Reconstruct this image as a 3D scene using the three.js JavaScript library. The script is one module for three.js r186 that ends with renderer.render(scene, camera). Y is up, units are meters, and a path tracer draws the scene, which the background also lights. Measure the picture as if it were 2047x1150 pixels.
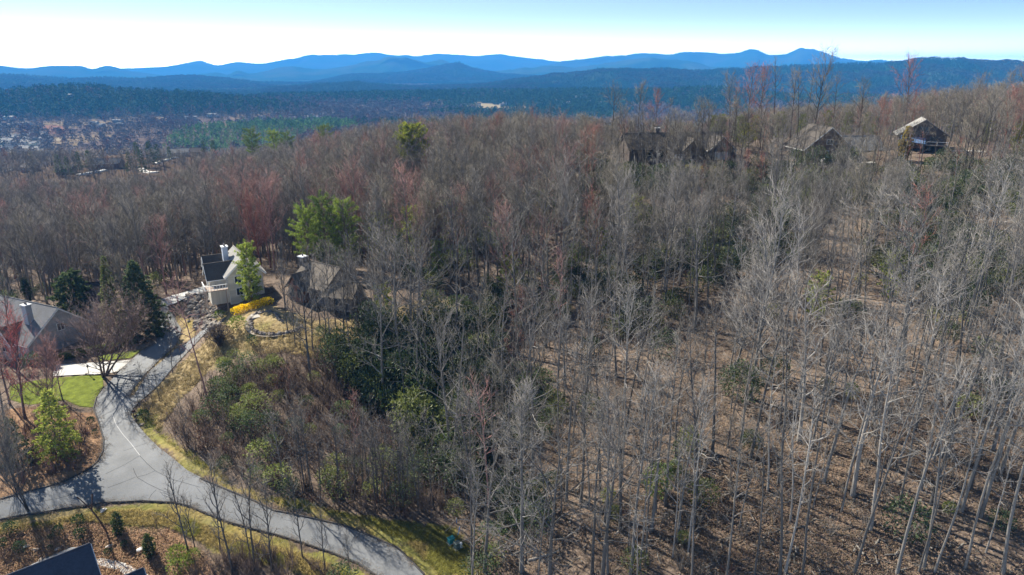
import * as THREE from 'three';
import { mergeGeometries } from 'three/addons/utils/BufferGeometryUtils.js';
import { RoundedBoxGeometry } from 'three/addons/geometries/RoundedBoxGeometry.js';

// ---------------------------------------------------------------- camera, sky, sun, exposure
const EYE = 58, FOCAL = 1364, HORIZON = 140;                    // metres above the road; photograph pixels
const PITCH = Math.atan((575 - HORIZON) / FOCAL);
const scene = new THREE.Scene();
const camera = new THREE.PerspectiveCamera(2 * Math.atan(575 / FOCAL) * 180 / Math.PI, 2047 / 1150, 1, 60000);
camera.position.set(0, EYE, 0);
camera.rotation.set(-PITCH, 0, 0);
const renderer = new THREE.WebGLRenderer();
renderer.toneMapping = THREE.LinearToneMapping;
renderer.toneMappingExposure = 2.75;
renderer.shadowMap.enabled = true;

const SUN_AZ = 48 * Math.PI / 180, SUN_EL = 37 * Math.PI / 180;  // the sun stands ahead on the left
const sunDir = new THREE.Vector3(-Math.sin(SUN_AZ) * Math.cos(SUN_EL), Math.sin(SUN_EL), -Math.cos(SUN_AZ) * Math.cos(SUN_EL));
{
  const W = 1024, H = 512, data = new Float32Array(W * H * 4);
  for (let r = 0; r < H; r++) for (let c = 0; c < W; c++) {
    const el = ((r + 0.5) / H - 0.5) * Math.PI, az = ((c + 0.5) / W - 0.5) * 2 * Math.PI;
    const x = Math.cos(az) * Math.cos(el), z = Math.sin(az) * Math.cos(el), y = Math.sin(el);
    const s = Math.max(0, y), cs = x * sunDir.x + y * sunDir.y + z * sunDir.z, ang = Math.acos(Math.min(1, Math.max(-1, cs)));
    const low = Math.exp(-Math.pow(s / 0.03, 1.2)), mid = Math.exp(-s / 0.2), side = Math.pow(0.5 + 0.5 * cs, 2), toSun = 0.2 + 1.0 * side;
    const glow = 1.9 * Math.exp(-ang / 0.45) + 0.4 * side;
    const zen = [0.05, 0.14, 0.34], hor = [1.9, 2.05, 2.2], band = [1.25, 1.8, 2.5];
    for (let k = 0; k < 3; k++) {
      let v = zen[k] + band[k] * mid * (0.48 + 0.7 * side) + hor[k] * (low + 24 * Math.exp(-s / 0.016)) * toSun;
      v += glow * [1.0, 0.97, 0.9][k] * (0.25 + 0.75 * mid);
      if (y < 0) v *= 1 - Math.min(1, -y * 8) * 0.85;
      data[(r * W + c) * 4 + k] = v;
    }
    data[(r * W + c) * 4 + 3] = 1;
  }
  const t = new THREE.DataTexture(data, W, H, THREE.RGBAFormat, THREE.FloatType);
  t.mapping = THREE.EquirectangularReflectionMapping; t.magFilter = THREE.LinearFilter; t.needsUpdate = true;
  scene.background = t; scene.environment = t;
  scene.backgroundIntensity = 0.215; scene.environmentIntensity = 0.215;
}
const sun = new THREE.DirectionalLight(new THREE.Color(1, 0.94, 0.82), 5);
sun.name = 'sun';
sun.position.copy(sunDir).multiplyScalar(600).add(new THREE.Vector3(0, 0, -150));
sun.target.position.set(0, 0, -150);
sun.castShadow = true;
Object.assign(sun.shadow.camera, { left: -300, right: 300, top: 300, bottom: -300, near: 1, far: 1500 });
sun.shadow.mapSize.set(4096, 4096);
scene.add(sun, sun.target);
scene.fog = new THREE.FogExp2(new THREE.Color(0.075, 0.385, 0.97), 1 / 12000);

// ---------------------------------------------------------------- helpers
const R = (seed) => () => { seed = (seed + 0x6d2b79f5) | 0; let t = Math.imul(seed ^ (seed >>> 15), 1 | seed); t = (t + Math.imul(t ^ (t >>> 7), 61 | t)) ^ t; return ((t ^ (t >>> 14)) >>> 0) / 4294967296; };
const V = (x, y, z) => new THREE.Vector3(x, y, z);
const lerp = (a, b, t) => a + (b - a) * t, clamp = (x, a = 0, b = 1) => Math.min(b, Math.max(a, x));
const sstep = (a, b, x) => { const t = clamp((x - a) / (b - a)); return t * t * (3 - 2 * t); };
function hash2(i, j) { let h = Math.imul(i, 374761393) + Math.imul(j, 668265263); h = Math.imul(h ^ (h >>> 13), 1274126177); return ((h ^ (h >>> 16)) >>> 0) / 4294967296; }
function noise(x, y) {                                          // value noise, 0..1
  const i = Math.floor(x), j = Math.floor(y), u = x - i, v = y - j, s = u * u * (3 - 2 * u), t = v * v * (3 - 2 * v);
  const a = hash2(i, j), b = hash2(i + 1, j), c = hash2(i, j + 1), d = hash2(i + 1, j + 1);
  return a + (b - a) * s + (c - a) * t + (a - b - c + d) * s * t;
}
const fbm = (x, y, o = 4) => { let s = 0, a = 0.5, n = 0; for (let k = 0; k < o; k++) { s += a * noise(x, y); n += a; x = x * 2.03 + 17.1; y = y * 2.03 - 9.7; a *= 0.5; } return s / n; };
const names = {};
function numbered(name) { const n = names[name] = (names[name] ?? -1) + 1; return n ? name + '_' + String(n).padStart(3, '0') : name; }
function tag(o, label, category, group, kind) {
  o.userData = { label };
  if (category) o.userData.category = category;
  if (group) o.userData.group = group;
  if (kind) o.userData.kind = kind;
  return o;
}
function base(name, pos = [0, 0, 0], turn = 0) { const g = new THREE.Group(); g.name = numbered(name); g.position.set(...pos); g.rotation.y = turn; scene.add(g); return g; }
function obj(name, geo, mat, parent = scene) {
  if (Array.isArray(geo)) geo = mergeGeometries(geo.map((g) => (g.index ? g.toNonIndexed() : g)));
  const m = new THREE.Mesh(geo, mat); m.name = parent === scene ? numbered(name) : name; m.castShadow = m.receiveShadow = true; parent.add(m); return m;
}
const dull = (o) => new THREE.MeshPhysicalMaterial({ specularIntensity: 0.15, ...o });   // bark, soil and leaves hardly shine
const mat = (r, g, b, o = {}) => new THREE.MeshPhysicalMaterial({ color: new THREE.Color().setRGB(r, g, b), roughness: 0.9, specularIntensity: 0.4, ...o });
const inPoly = (p, x, y) => { let c = false; for (let i = 0, j = p.length - 1; i < p.length; j = i++) if ((p[i][1] > y) !== (p[j][1] > y) && x < (p[j][0] - p[i][0]) * (y - p[i][1]) / (p[j][1] - p[i][1]) + p[i][0]) c = !c; return c; };

// photograph pixel -> direction, and a point -> photograph pixel (used to survey the place, once)
function rayOf(px, py) {
  const u = (px - 1023.5) / FOCAL, v = (py - 575) / FOCAL, c = Math.cos(PITCH), s = Math.sin(PITCH);
  return { x: u, f: c - v * s, d: s + v * c };                  // right, forward, down
}
function project(x, y, z) {
  const c = Math.cos(PITCH), s = Math.sin(PITCH), f = -z, d = EYE - y, depth = f * c + d * s, down = d * c - f * s;
  return [1023.5 + FOCAL * x / depth, 575 + FOCAL * down / depth, depth];
}
function atHeight(px, py, h) { const r = rayOf(px, py), t = (EYE - h) / r.d; return [r.x * t, r.f * t]; }   // [x, forward]
// ---------------------------------------------------------------- the land: heights surveyed at a few places, joined by a thin-plate surface
const surveyed = [];
const pixelHeights = [
  [0, 1000, 0], [120, 985, 0], [250, 950, 0], [400, 985, 0], [600, 1050, 0], [720, 1090, 0], [800, 1140, 0],
  [0, 1140, -4.5], [150, 1120, -4.2], [300, 1140, -3.8], [450, 1148, -3], [150, 1050, -1.6], [350, 1060, -1.4], [560, 1110, -1.2], [650, 1148, -1.4],
  [230, 830, 0.5], [250, 790, 1], [290, 730, 2], [335, 680, 3], [330, 640, 4], [328, 612, 5], [413, 576, 7.5],
  [180, 735, 1.5], [60, 720, 1], [100, 800, 0.5], [60, 900, 0], [100, 650, 1.5], [150, 600, 2],
  [350, 720, 3.4], [400, 675, 5], [440, 672, 9.5], [420, 730, 6], [380, 800, 3.4], [320, 860, 1], [470, 800, 5],
  [500, 650, 11], [600, 660, 11.3], [600, 600, 12], [700, 600, 12], [800, 610, 12], [460, 612, 11], [900, 590, 12],
  [560, 760, 7.5], [700, 780, 5], [520, 860, 4], [600, 950, 2], [750, 960, 1.5], [850, 1010, 1], [920, 1070, 0.6], [480, 960, 1],
  [900, 850, 1.5], [900, 750, 4], [980, 650, 8], [1010, 950, 2],
  [1120, 1090, 1.5], [1040, 1140, 0.6], [1300, 1050, 4], [1300, 900, 6.5], [1300, 750, 9.5], [1300, 600, 14], [1600, 1100, 5.5], [1600, 900, 9], [1600, 750, 12], [1600, 600, 16],
  [2000, 1100, 8], [2000, 900, 12], [2000, 700, 16.5], [2000, 550, 20.5], [1600, 450, 22], [1300, 450, 20], [1050, 500, 14],
  [1340, 318, 31], [1440, 318, 31], [1600, 325, 31], [1700, 322, 31.3], [1850, 312, 33], [1950, 303, 33.6], [1400, 360, 27], [1700, 370, 27.5],
];
for (const [px, py, h] of pixelHeights) surveyed.push([...atHeight(px, py, h), h]);
surveyed.push([-60, 52, -7], [0, 48, -2], [50, 45, 3], [-110, 55, -6], [60, 260, 31.5], [130, 285, 31.5], [200, 270, 33], [210, 180, 28], [150, 105, 20], [60, 330, 23], [150, 370, 22], [260, 370, 24],
  [100, 450, 4], [250, 520, -5], [-20, 300, 14], [0, 400, 9], [-50, 400, 8], [-120, 420, 2], [-200, 450, -5], [-337, 576, -19], [-300, 590, -20], [-380, 590, -20], [-250, 620, -24], [-405, 735, -26], [-350, 745, -27], [-310, 740, -30], [-480, 700, -36], [-420, 660, -27], [-60, 550, -16], [100, 600, -28],
  [-110, 200, -3], [-150, 250, -10], [-90, 250, 2], [-55, 200, 8], [-20, 200, 11], [-200, 320, -15], [-260, 400, -19], [-300, 500, -22], [-160, 160, -3], [-450, 500, -30], [-300, 250, -20],
  [-800, 850, -80], [-420, 900, -62], [-250, 900, -64], [0, 900, -70], [400, 900, -66], [700, 700, -40], [500, 400, 10], [350, 200, 34], [-500, 200, -30], [-250, 60, -12]);
const tps = (() => {
  const S = 100, P = surveyed.map(([x, f, h]) => [x / S, f / S, h]), n = P.length, N = n + 3;
  const phi = (r2) => (r2 < 1e-12 ? 0 : 0.5 * r2 * Math.log(r2));
  const A = [];
  for (let i = 0; i < n; i++) {
    const row = new Float64Array(N + 1);
    for (let j = 0; j < n; j++) row[j] = phi((P[i][0] - P[j][0]) ** 2 + (P[i][1] - P[j][1]) ** 2);
    row[i] += 0.004; row[n] = 1; row[n + 1] = P[i][0]; row[n + 2] = P[i][1]; row[N] = P[i][2]; A.push(row);
  }
  for (let k = 0; k < 3; k++) { const row = new Float64Array(N + 1); for (let j = 0; j < n; j++) row[j] = k ? P[j][k - 1] : 1; A.push(row); }
  for (let c = 0; c < N; c++) {
    let p = c; for (let r = c + 1; r < N; r++) if (Math.abs(A[r][c]) > Math.abs(A[p][c])) p = r;
    [A[c], A[p]] = [A[p], A[c]];
    for (let r = c + 1; r < N; r++) { const m = A[r][c] / A[c][c]; if (m) for (let k = c; k <= N; k++) A[r][k] -= m * A[c][k]; }
  }
  const w = new Float64Array(N);
  for (let r = N - 1; r >= 0; r--) { let s = A[r][N]; for (let k = r + 1; k < N; k++) s -= A[r][k] * w[k]; w[r] = s / A[r][r]; }
  return (x, f) => { x /= S; f /= S; let s = w[n] + w[n + 1] * x + w[n + 2] * f; for (let j = 0; j < n; j++) s += w[j] * phi((x - P[j][0]) ** 2 + (f - P[j][1]) ** 2); return s; };
})();
// the surface sampled once on a 3 m grid and read back with smooth interpolation
const GX0 = -930, GF0 = 0, GS = 3, GW = 560, GH = 380, grid = new Float32Array(GW * GH);
for (let j = 0; j < GH; j++) for (let i = 0; i < GW; i++) grid[j * GW + i] = tps(GX0 + i * GS, GF0 + j * GS);
function nearHeight(x, f) {
  const u = clamp((x - GX0) / GS, 1, GW - 3), v = clamp((f - GF0) / GS, 1, GH - 3), i = Math.floor(u), j = Math.floor(v), s = u - i, t = v - j;
  const cub = (a, b, c, d, q) => b + 0.5 * q * (c - a + q * (2 * a - 5 * b + 4 * c - d + q * (3 * (b - c) + d - a)));
  const row = (k) => cub(grid[k * GW + i - 1], grid[k * GW + i], grid[k * GW + i + 1], grid[k * GW + i + 2], s);
  return cub(row(j - 1), row(j), row(j + 1), row(j + 2), t);
}
const bumpsInValley = [];                                       // [x, forward, radius along x, radius along forward, height]
for (const [px, py, h, rx, rf, up] of [[130, 214, -60, 430, 300, 50], [-160, 214, -60, 520, 300, 27], [270, 228, -80, 380, 200, 22], [430, 224, -80, 420, 200, 24], [620, 205, -75, 600, 300, 26], [800, 199, -75, 500, 300, 20], [1010, 198, -75, 600, 320, 26], [1250, 204, -75, 700, 360, 34], [1500, 206, -75, 800, 350, 32], [620, 262, -88, 520, 240, 20], [980, 232, -88, 420, 160, 14]]) bumpsInValley.push([...atHeight(px, py, h), rx, rf, up]);
const hilliness = (x, f) => { let s = 0; for (const [bx, bf, rx, rf, up] of bumpsInValley) s += up * Math.exp(-(((x - bx) / rx) ** 2) - ((f - bf) / rf) ** 2); return s; };
function valleyHeight(x, f) {
  let h = -98 + 26 * (fbm(x / 900 + 3, f / 900, 3) - 0.5) + 10 * (fbm(x / 240, f / 240 + 8, 3) - 0.5);
  for (const [bx, bf, rx, rf, up] of bumpsInValley) h += up * Math.exp(-(((x - bx) / rx) ** 2) - ((f - bf) / rf) ** 2) * (0.8 + 0.4 * fbm(x / 300, f / 300, 3));
  return h;
}
function height(x, z) {                                         // the whole land
  const f = -z, r = Math.hypot(x, f), k = sstep(860, 1260, r);
  const near = k < 1 ? nearHeight(x, f) : 0, far = k > 0 ? valleyHeight(x, f) : 0;
  return near * (1 - k) + far * k;
}
function at(px, py, lift = 0) {                                 // where the sight line through a pixel of the photograph meets the land
  const r = rayOf(px, py);
  let a = 40, b = 40;
  for (b = 42; b < 30000; b *= 1.012) { if (EYE - r.d * b < height(r.x * b, -r.f * b) + lift) break; a = b; }
  for (let k = 0; k < 22; k++) { const m = (a + b) / 2; if (EYE - r.d * m < height(r.x * m, -r.f * m) + lift) b = m; else a = m; }
  const x = r.x * b, z = -r.f * b;
  return V(x, height(x, z), z);
}
function seen(x, y, z) {                                        // is the land in front lower than the sight line to this point?
  for (let k = 0.12; k < 0.985; k += 0.02) if (height(x * k, z * k) > EYE + (y - EYE) * k) return false;
  return true;
}
const flat = (list) => list.map(([px, py]) => { const p = at(px, py); return [p.x, p.z]; });

// ---- outlines of paved and planted areas, surveyed from the photograph
const roadOutline = flat([[-70, 1008], [0, 999], [87, 976], [130, 963], [152, 952], [178, 939], [196, 922], [206, 902], [207, 880], [197, 843], [187, 817], [193, 795], [207, 776], [234, 748], [248, 733], [264, 718], [285, 700],
  [305, 690], [317, 672], [318, 648], [322, 621], [321, 604], [330, 601], [334, 614], [347, 633], [362, 658], [360, 672], [350, 692], [322, 716], [290, 748], [262, 784], [259, 794], [268, 790], [300, 741], [352, 698], [383, 678], [398, 665], [425, 645], [434, 652], [405, 672], [374, 705], [344, 737], [318, 769], [284, 799], [266, 816], [261, 828],
  [269, 843], [292, 870], [318, 896], [374, 941], [430, 970], [512, 1004], [546, 1021], [620, 1036], [693, 1053], [752, 1077], [796, 1097], [848, 1150], [880, 1190], [930, 1290],
  [780, 1290], [770, 1190], [749, 1150], [716, 1127], [664, 1106], [605, 1086], [546, 1068], [459, 1045], [400, 1022], [380, 1013], [348, 1005], [283, 1002], [217, 1005], [174, 1011], [130, 1017], [87, 1025], [43, 1031], [0, 1039], [-70, 1056]]);
const drives = {
  white: flat([[112, 730], [150, 728], [200, 725], [262, 720], [249, 732], [235, 744], [210, 748], [160, 750], [105, 753]]),
  upper: flat([[322, 600], [345, 591], [380, 582], [413, 571], [432, 566], [432, 574], [413, 582], [380, 592], [348, 608], [334, 613], [324, 612]]),
  yard: flat([[170, 606], [180, 598], [212, 588], [218, 598], [205, 612], [178, 614]]),
};
const lawns = {
  front: flat([[20, 772], [90, 758], [142, 754], [170, 752], [205, 752], [206, 774], [192, 795], [186, 815], [160, 813], [130, 800], [60, 810], [20, 800]]),
  upper: flat([[195, 714], [207, 711], [240, 706], [272, 701], [282, 700], [262, 716], [230, 719], [197, 722]]),
};
const zones = {
  verge: flat([[-60, 1056], [0, 1037], [130, 1016], [283, 1001], [348, 1004], [400, 1020], [546, 1066], [664, 1104], [749, 1150], [700, 1180], [560, 1128], [420, 1092], [330, 1048], [180, 1040], [0, 1068]]),
  bankGrass: flat([[262, 826], [272, 840], [296, 868], [378, 938], [432, 966], [548, 1018], [694, 1050], [800, 1094], [852, 1150], [970, 1165], [960, 1120], [900, 1055], [800, 1045], [640, 1020], [500, 985], [420, 935], [350, 880], [300, 830], [282, 806]]),
  straw: flat([[262, 826], [288, 800], [345, 742], [400, 690], [425, 660], [450, 640], [500, 640], [560, 640], [640, 660], [640, 700], [560, 705], [470, 690], [440, 720], [400, 760], [360, 800], [320, 850], [350, 890], [410, 940], [480, 985], [470, 992], [380, 940], [300, 870]]),
  knoll: flat([[420, 660], [450, 620], [520, 610], [600, 640], [700, 640], [760, 620], [900, 590], [980, 600], [960, 640], [760, 680], [640, 720], [520, 710], [440, 690]]),
  bed: flat([[-60, 1070], [0, 1066], [60, 1050], [180, 1046], [330, 1060], [420, 1120], [430, 1170], [-60, 1170]]),
  island: flat([[-60, 830], [60, 815], [120, 812], [150, 822], [186, 822], [196, 845], [205, 880], [204, 902], [194, 922], [176, 938], [130, 962], [0, 997], [-60, 1002]]),
  hillLawn: flat([[1225, 335], [1300, 326], [1390, 322], [1455, 330], [1450, 345], [1390, 352], [1300, 350], [1235, 345]]),
  stripe: flat([[250, 800], [262, 782], [290, 746], [322, 714], [350, 691], [362, 672], [364, 656], [348, 632], [356, 628], [385, 650], [398, 664], [384, 677], [352, 697], [300, 740], [268, 789]]),
};
// which areas trees leave free, drawn as a map seen from above
const MX0 = -190, MF0 = 40, MS = 380, MN = 1024;
function areaMap(paint) {
  const cv = document.createElement('canvas'); cv.width = cv.height = MN;
  const c = cv.getContext('2d'); c.fillStyle = '#000'; c.fillRect(0, 0, MN, MN); c.fillStyle = c.strokeStyle = '#fff'; c.lineJoin = 'round';
  const poly = (p, widen = 0) => { c.beginPath(); p.forEach(([x, z], i) => c[i ? 'lineTo' : 'moveTo']((x - MX0) / MS * MN, (-z - MF0) / MS * MN)); c.closePath(); c.fill(); if (widen) { c.lineWidth = 2 * widen / MS * MN; c.stroke(); } };
  const disc = (x, z, r) => { c.beginPath(); c.arc((x - MX0) / MS * MN, (-z - MF0) / MS * MN, r / MS * MN, 0, 7); c.fill(); };
  paint(poly, disc);
  const d = c.getImageData(0, 0, MN, MN).data, out = new Uint8Array(MN * MN);
  for (let i = 0; i < out.length; i++) out[i] = d[i * 4];
  return (x, z) => {
    const u = (x - MX0) / MS * MN - 0.5, v = (-z - MF0) / MS * MN - 0.5, i = Math.floor(u), j = Math.floor(v);
    if (i < 0 || j < 0 || i >= MN - 1 || j >= MN - 1) return 0;
    const s = u - i, t = v - j, k = j * MN + i;
    return (out[k] * (1 - s) * (1 - t) + out[k + 1] * s * (1 - t) + out[k + MN] * (1 - s) * t + out[k + MN + 1] * s * t) / 255;
  };
}
const map = {};
for (const k of ['verge', 'bankGrass', 'straw', 'knoll', 'bed', 'island', 'hillLawn', 'stripe']) map[k] = areaMap((poly) => poly(zones[k]));
map.road = areaMap((poly) => { poly(roadOutline); for (const d of Object.values(drives)) poly(d); });
map.roadEdge = areaMap((poly) => { poly(roadOutline, 1.6); });
map.lawn = areaMap((poly) => { for (const d of Object.values(lawns)) poly(d); });
map.underRoad = areaMap((poly) => poly(roadOutline, -0.0));

// conforming subdivision of a polygon, laid over the land
function sheet(outline, lift, longest, uvScale = 1) {
  const pts = outline.map(([x, z]) => new THREE.Vector2(x, z));
  if (THREE.ShapeUtils.area(pts) < 0) pts.reverse();
  let tris = THREE.ShapeUtils.triangulateShape(pts, []).map((t) => t.map((i) => [pts[i].x, pts[i].y]));
  const long2 = longest * longest, d2 = (a, b) => (a[0] - b[0]) ** 2 + (a[1] - b[1]) ** 2, mid = (a, b) => [(a[0] + b[0]) / 2, (a[1] + b[1]) / 2];
  for (let pass = 0; pass < 9; pass++) {
    const next = []; let any = false;
    for (const [a, b, c] of tris) {
      const e = [d2(a, b) > long2, d2(b, c) > long2, d2(c, a) > long2], n = e[0] + e[1] + e[2];
      if (!n) { next.push([a, b, c]); continue; }
      any = true;
      const t = e[0] ? [a, b, c] : e[1] ? [b, c, a] : [c, a, b], [p, q, r] = t;
      const f = e[0] ? e : e[1] ? [e[1], e[2], e[0]] : [e[2], e[0], e[1]], m = mid(p, q);
      if (n === 3) { const m2 = mid(q, r), m3 = mid(r, p); next.push([p, m, m3], [m, q, m2], [m3, m2, r], [m, m2, m3]); }
      else if (f[1]) { const m2 = mid(q, r); next.push([m, q, m2], [p, m, m2], [p, m2, r]); }
      else if (f[2]) { const m3 = mid(r, p); next.push([p, m, m3], [m, q, r], [m, r, m3]); }
      else next.push([p, m, r], [m, q, r]);
    }
    tris = next; if (!any) break;
  }
  const pos = [], uv = [], index = [], seenAt = new Map();
  const vert = ([x, z]) => { const k = x.toFixed(4) + ',' + z.toFixed(4); if (!seenAt.has(k)) { seenAt.set(k, pos.length / 3); pos.push(x, height(x, z) + lift, z); uv.push(x * uvScale, -z * uvScale); } return seenAt.get(k); };
  for (const [a, b, c] of tris) { const up = (b[0] - a[0]) * (c[1] - a[1]) - (b[1] - a[1]) * (c[0] - a[0]); const i = vert(a), j = vert(b), k = vert(c); if (up < 0) index.push(i, j, k); else index.push(i, k, j); }
  const g = new THREE.BufferGeometry();
  g.setAttribute('position', new THREE.Float32BufferAttribute(pos, 3)); g.setAttribute('uv', new THREE.Float32BufferAttribute(uv, 2)); g.setIndex(index); g.computeVertexNormals();
  return g;
}
// a ribbon along points on the land
function ribbon(line, width, lift, thick = 0, step = 1) {
  const pts = [];
  for (let i = 0; i + 1 < line.length; i++) { const [a, b] = [line[i], line[i + 1]], n = Math.max(1, Math.ceil(Math.hypot(b[0] - a[0], b[1] - a[1]) / step)); for (let k = 0; k < n; k++) pts.push([lerp(a[0], b[0], k / n), lerp(a[1], b[1], k / n)]); }
  pts.push(line[line.length - 1]);
  const pos = [], idx = [];
  pts.forEach(([x, z], i) => {
    const a = pts[Math.max(0, i - 1)], b = pts[Math.min(pts.length - 1, i + 1)], l = Math.hypot(b[0] - a[0], b[1] - a[1]) || 1, nx = -(b[1] - a[1]) / l * width / 2, nz = (b[0] - a[0]) / l * width / 2, y = height(x, z) + lift;
    if (thick) pos.push(x - nx, y - thick, z - nz, x - nx * 0.7, y, z - nz * 0.7, x + nx * 0.7, y, z + nz * 0.7, x + nx, y - thick, z + nz);
    else pos.push(x - nx, y, z - nz, x + nx, y, z + nz);
  });
  const w = thick ? 4 : 2;
  for (let i = 0; i + 1 < pts.length; i++) for (let k = 0; k + 1 < w; k++) { const a = i * w + k; idx.push(a, a + w, a + 1, a + 1, a + w, a + w + 1); }
  const g = new THREE.BufferGeometry(); g.setAttribute('position', new THREE.Float32BufferAttribute(pos, 3)); g.setAttribute('uv', new THREE.Float32BufferAttribute(new Float32Array(pos.length / 3 * 2), 2)); g.setIndex(idx); g.computeVertexNormals();
  return g;
}

// ---- the ground near the camera
const rockyHeight = (x, z) => { const r = map.road(x, z); return height(x, z) - 0.3 * sstep(0.2, 0.9, r) + (0.28 * (fbm(x / 2.2, z / 2.2, 3) - 0.5) + 0.7 * (fbm(x / 9, z / 9, 2) - 0.5)) * (1 - sstep(0, 0.4, map.roadEdge(x, z))) * (1 - 0.8 * map.lawn(x, z)); };
const SPLIT = 380;
function polar(r0, r1, growth, az, cols, hf, extra) {
  const rows = Math.ceil(Math.log(r1 / r0) / growth), pos = [], uv = [], col = [], idx = [];
  for (let j = 0; j <= rows; j++) { const r = r0 * Math.exp(Math.log(r1 / r0) * j / rows); for (let i = 0; i <= cols; i++) { const a = (i / cols - 0.5) * 2 * az, x = Math.sin(a) * r, z = -Math.cos(a) * r; pos.push(x, hf(x, z), z); extra(x, z, uv, col); } }
  for (let j = 0; j < rows; j++) for (let i = 0; i < cols; i++) { const a = j * (cols + 1) + i, b = a + cols + 1; idx.push(a, a + 1, b, b, a + 1, b + 1); }
  const g = new THREE.BufferGeometry();
  g.setAttribute('position', new THREE.Float32BufferAttribute(pos, 3)); g.setAttribute('uv', new THREE.Float32BufferAttribute(uv, 2)); if (col.length) g.setAttribute('color', new THREE.Float32BufferAttribute(col, 3));
  g.setIndex(idx); g.computeVertexNormals();
  return g;
}
const toByte = (v) => { v = clamp(v); return 255 * (v <= 0.0031308 ? v * 12.92 : 1.055 * Math.pow(v, 1 / 2.4) - 0.055); };
{
  const N = 2048, px = new Uint8Array(N * N * 4), bump = new Uint8Array(N * N * 4);
  const mixc = (a, b, t) => [a[0] + (b[0] - a[0]) * t, a[1] + (b[1] - a[1]) * t, a[2] + (b[2] - a[2]) * t];
  for (let j = 0; j < N; j++) for (let i = 0; i < N; i++) {
    const x = MX0 + (i + 0.5) / N * MS, f = MF0 + (j + 0.5) / N * MS, z = -f;
    const n1 = fbm(x / 7, f / 7, 4), n2 = noise(x * 1.9, f * 1.9), n3 = noise(x * 5.3 + 40, f * 5.3), n4 = hash2(i, j), big = fbm(x / 34 + 7, f / 34, 3);
    const wx = x + (n1 - 0.5) * 4 + (n2 - 0.5) * 1.2, wz = z + (n3 - 0.5) * 0.9 + (fbm(x / 5 + 90, f / 5, 2) - 0.5) * 4;
    const fine = 0.55 * n2 + 0.45 * n3;
    // leaf litter: orange brown where open, darker in hollows and under evergreens
    let c = mixc([0.07, 0.051, 0.039], [0.22, 0.168, 0.13], clamp(0.1 + 0.8 * fine + 0.5 * (n1 - 0.5)));
    c = mixc(c, [0.29, 0.215, 0.155], n4 > 0.8 ? 0.5 : 0);
    c = mixc(c, [0.05, 0.036, 0.026], sstep(0.52, 0.75, big) * 0.5 + (n4 < 0.16 ? 0.45 : 0));
    const grass = mixc([0.11, 0.09, 0.025], [0.34, 0.26, 0.09], fine), grassG = mixc([0.10, 0.115, 0.022], [0.22, 0.21, 0.05], fine), strawC = mixc([0.17, 0.12, 0.055], [0.40, 0.31, 0.165], fine);
    const gk = Math.max(map.verge(wx, wz), map.bankGrass(wx, wz)), sk = map.straw(wx, wz), kk = map.knoll(wx, wz), bk = map.bed(wx, wz), ik = map.island(wx, wz);
    c = mixc(c, mixc([0.10, 0.05, 0.028], [0.36, 0.225, 0.13], clamp(fine * 1.1 + (n1 - 0.5))), Math.max(bk, ik) * 0.9);
    c = mixc(c, mixc(strawC, grass, sstep(0.5, 0.8, n1) * 0.6), kk * 0.85);
    c = mixc(c, mixc(strawC, grassG, sstep(0.55, 0.7, n1) * 0.55), sk * 0.92);
    c = mixc(c, mixc(mixc(grass, strawC, sstep(0.42, 0.62, n1)), grassG, 0.85 * sstep(0.54, 0.7, big + (n1 - 0.5) * 0.5)), Math.max(gk, map.stripe(wx, wz)) * 0.93);
    c = mixc(c, mixc(grass, grassG, n1), map.hillLawn(wx, wz) * 0.9);
    c = mixc(c, grassG, map.lawn(x, z));
    const k = (j * N + i) * 4;
    for (let q = 0; q < 3; q++) px[k + q] = toByte(c[q]);
    px[k + 3] = 255; bump[k] = bump[k + 1] = bump[k + 2] = 255 * clamp(0.5 * fine + 0.3 * n4 + 0.2 * n1); bump[k + 3] = 255;
  }
  const tex = (d, srgb) => { const t = new THREE.DataTexture(d, N, N); if (srgb) t.colorSpace = THREE.SRGBColorSpace; t.magFilter = THREE.LinearFilter; t.wrapS = t.wrapT = THREE.ClampToEdgeWrapping; t.needsUpdate = true; return t; };
  const g = polar(24, SPLIT, 0.0085, 0.96, 560, rockyHeight, (x, z, uv) => uv.push((x - MX0) / MS, (-z - MF0) / MS));
  const ground = obj('ground', g, dull({ map: tex(px, true), bumpMap: tex(bump), bumpScale: 0.22, roughness: 0.97 }));
  tag(ground, 'leaf littered hillside ground with dry grass verges, mulch beds and a straw bank', 'ground', null, 'structure');
}
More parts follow.
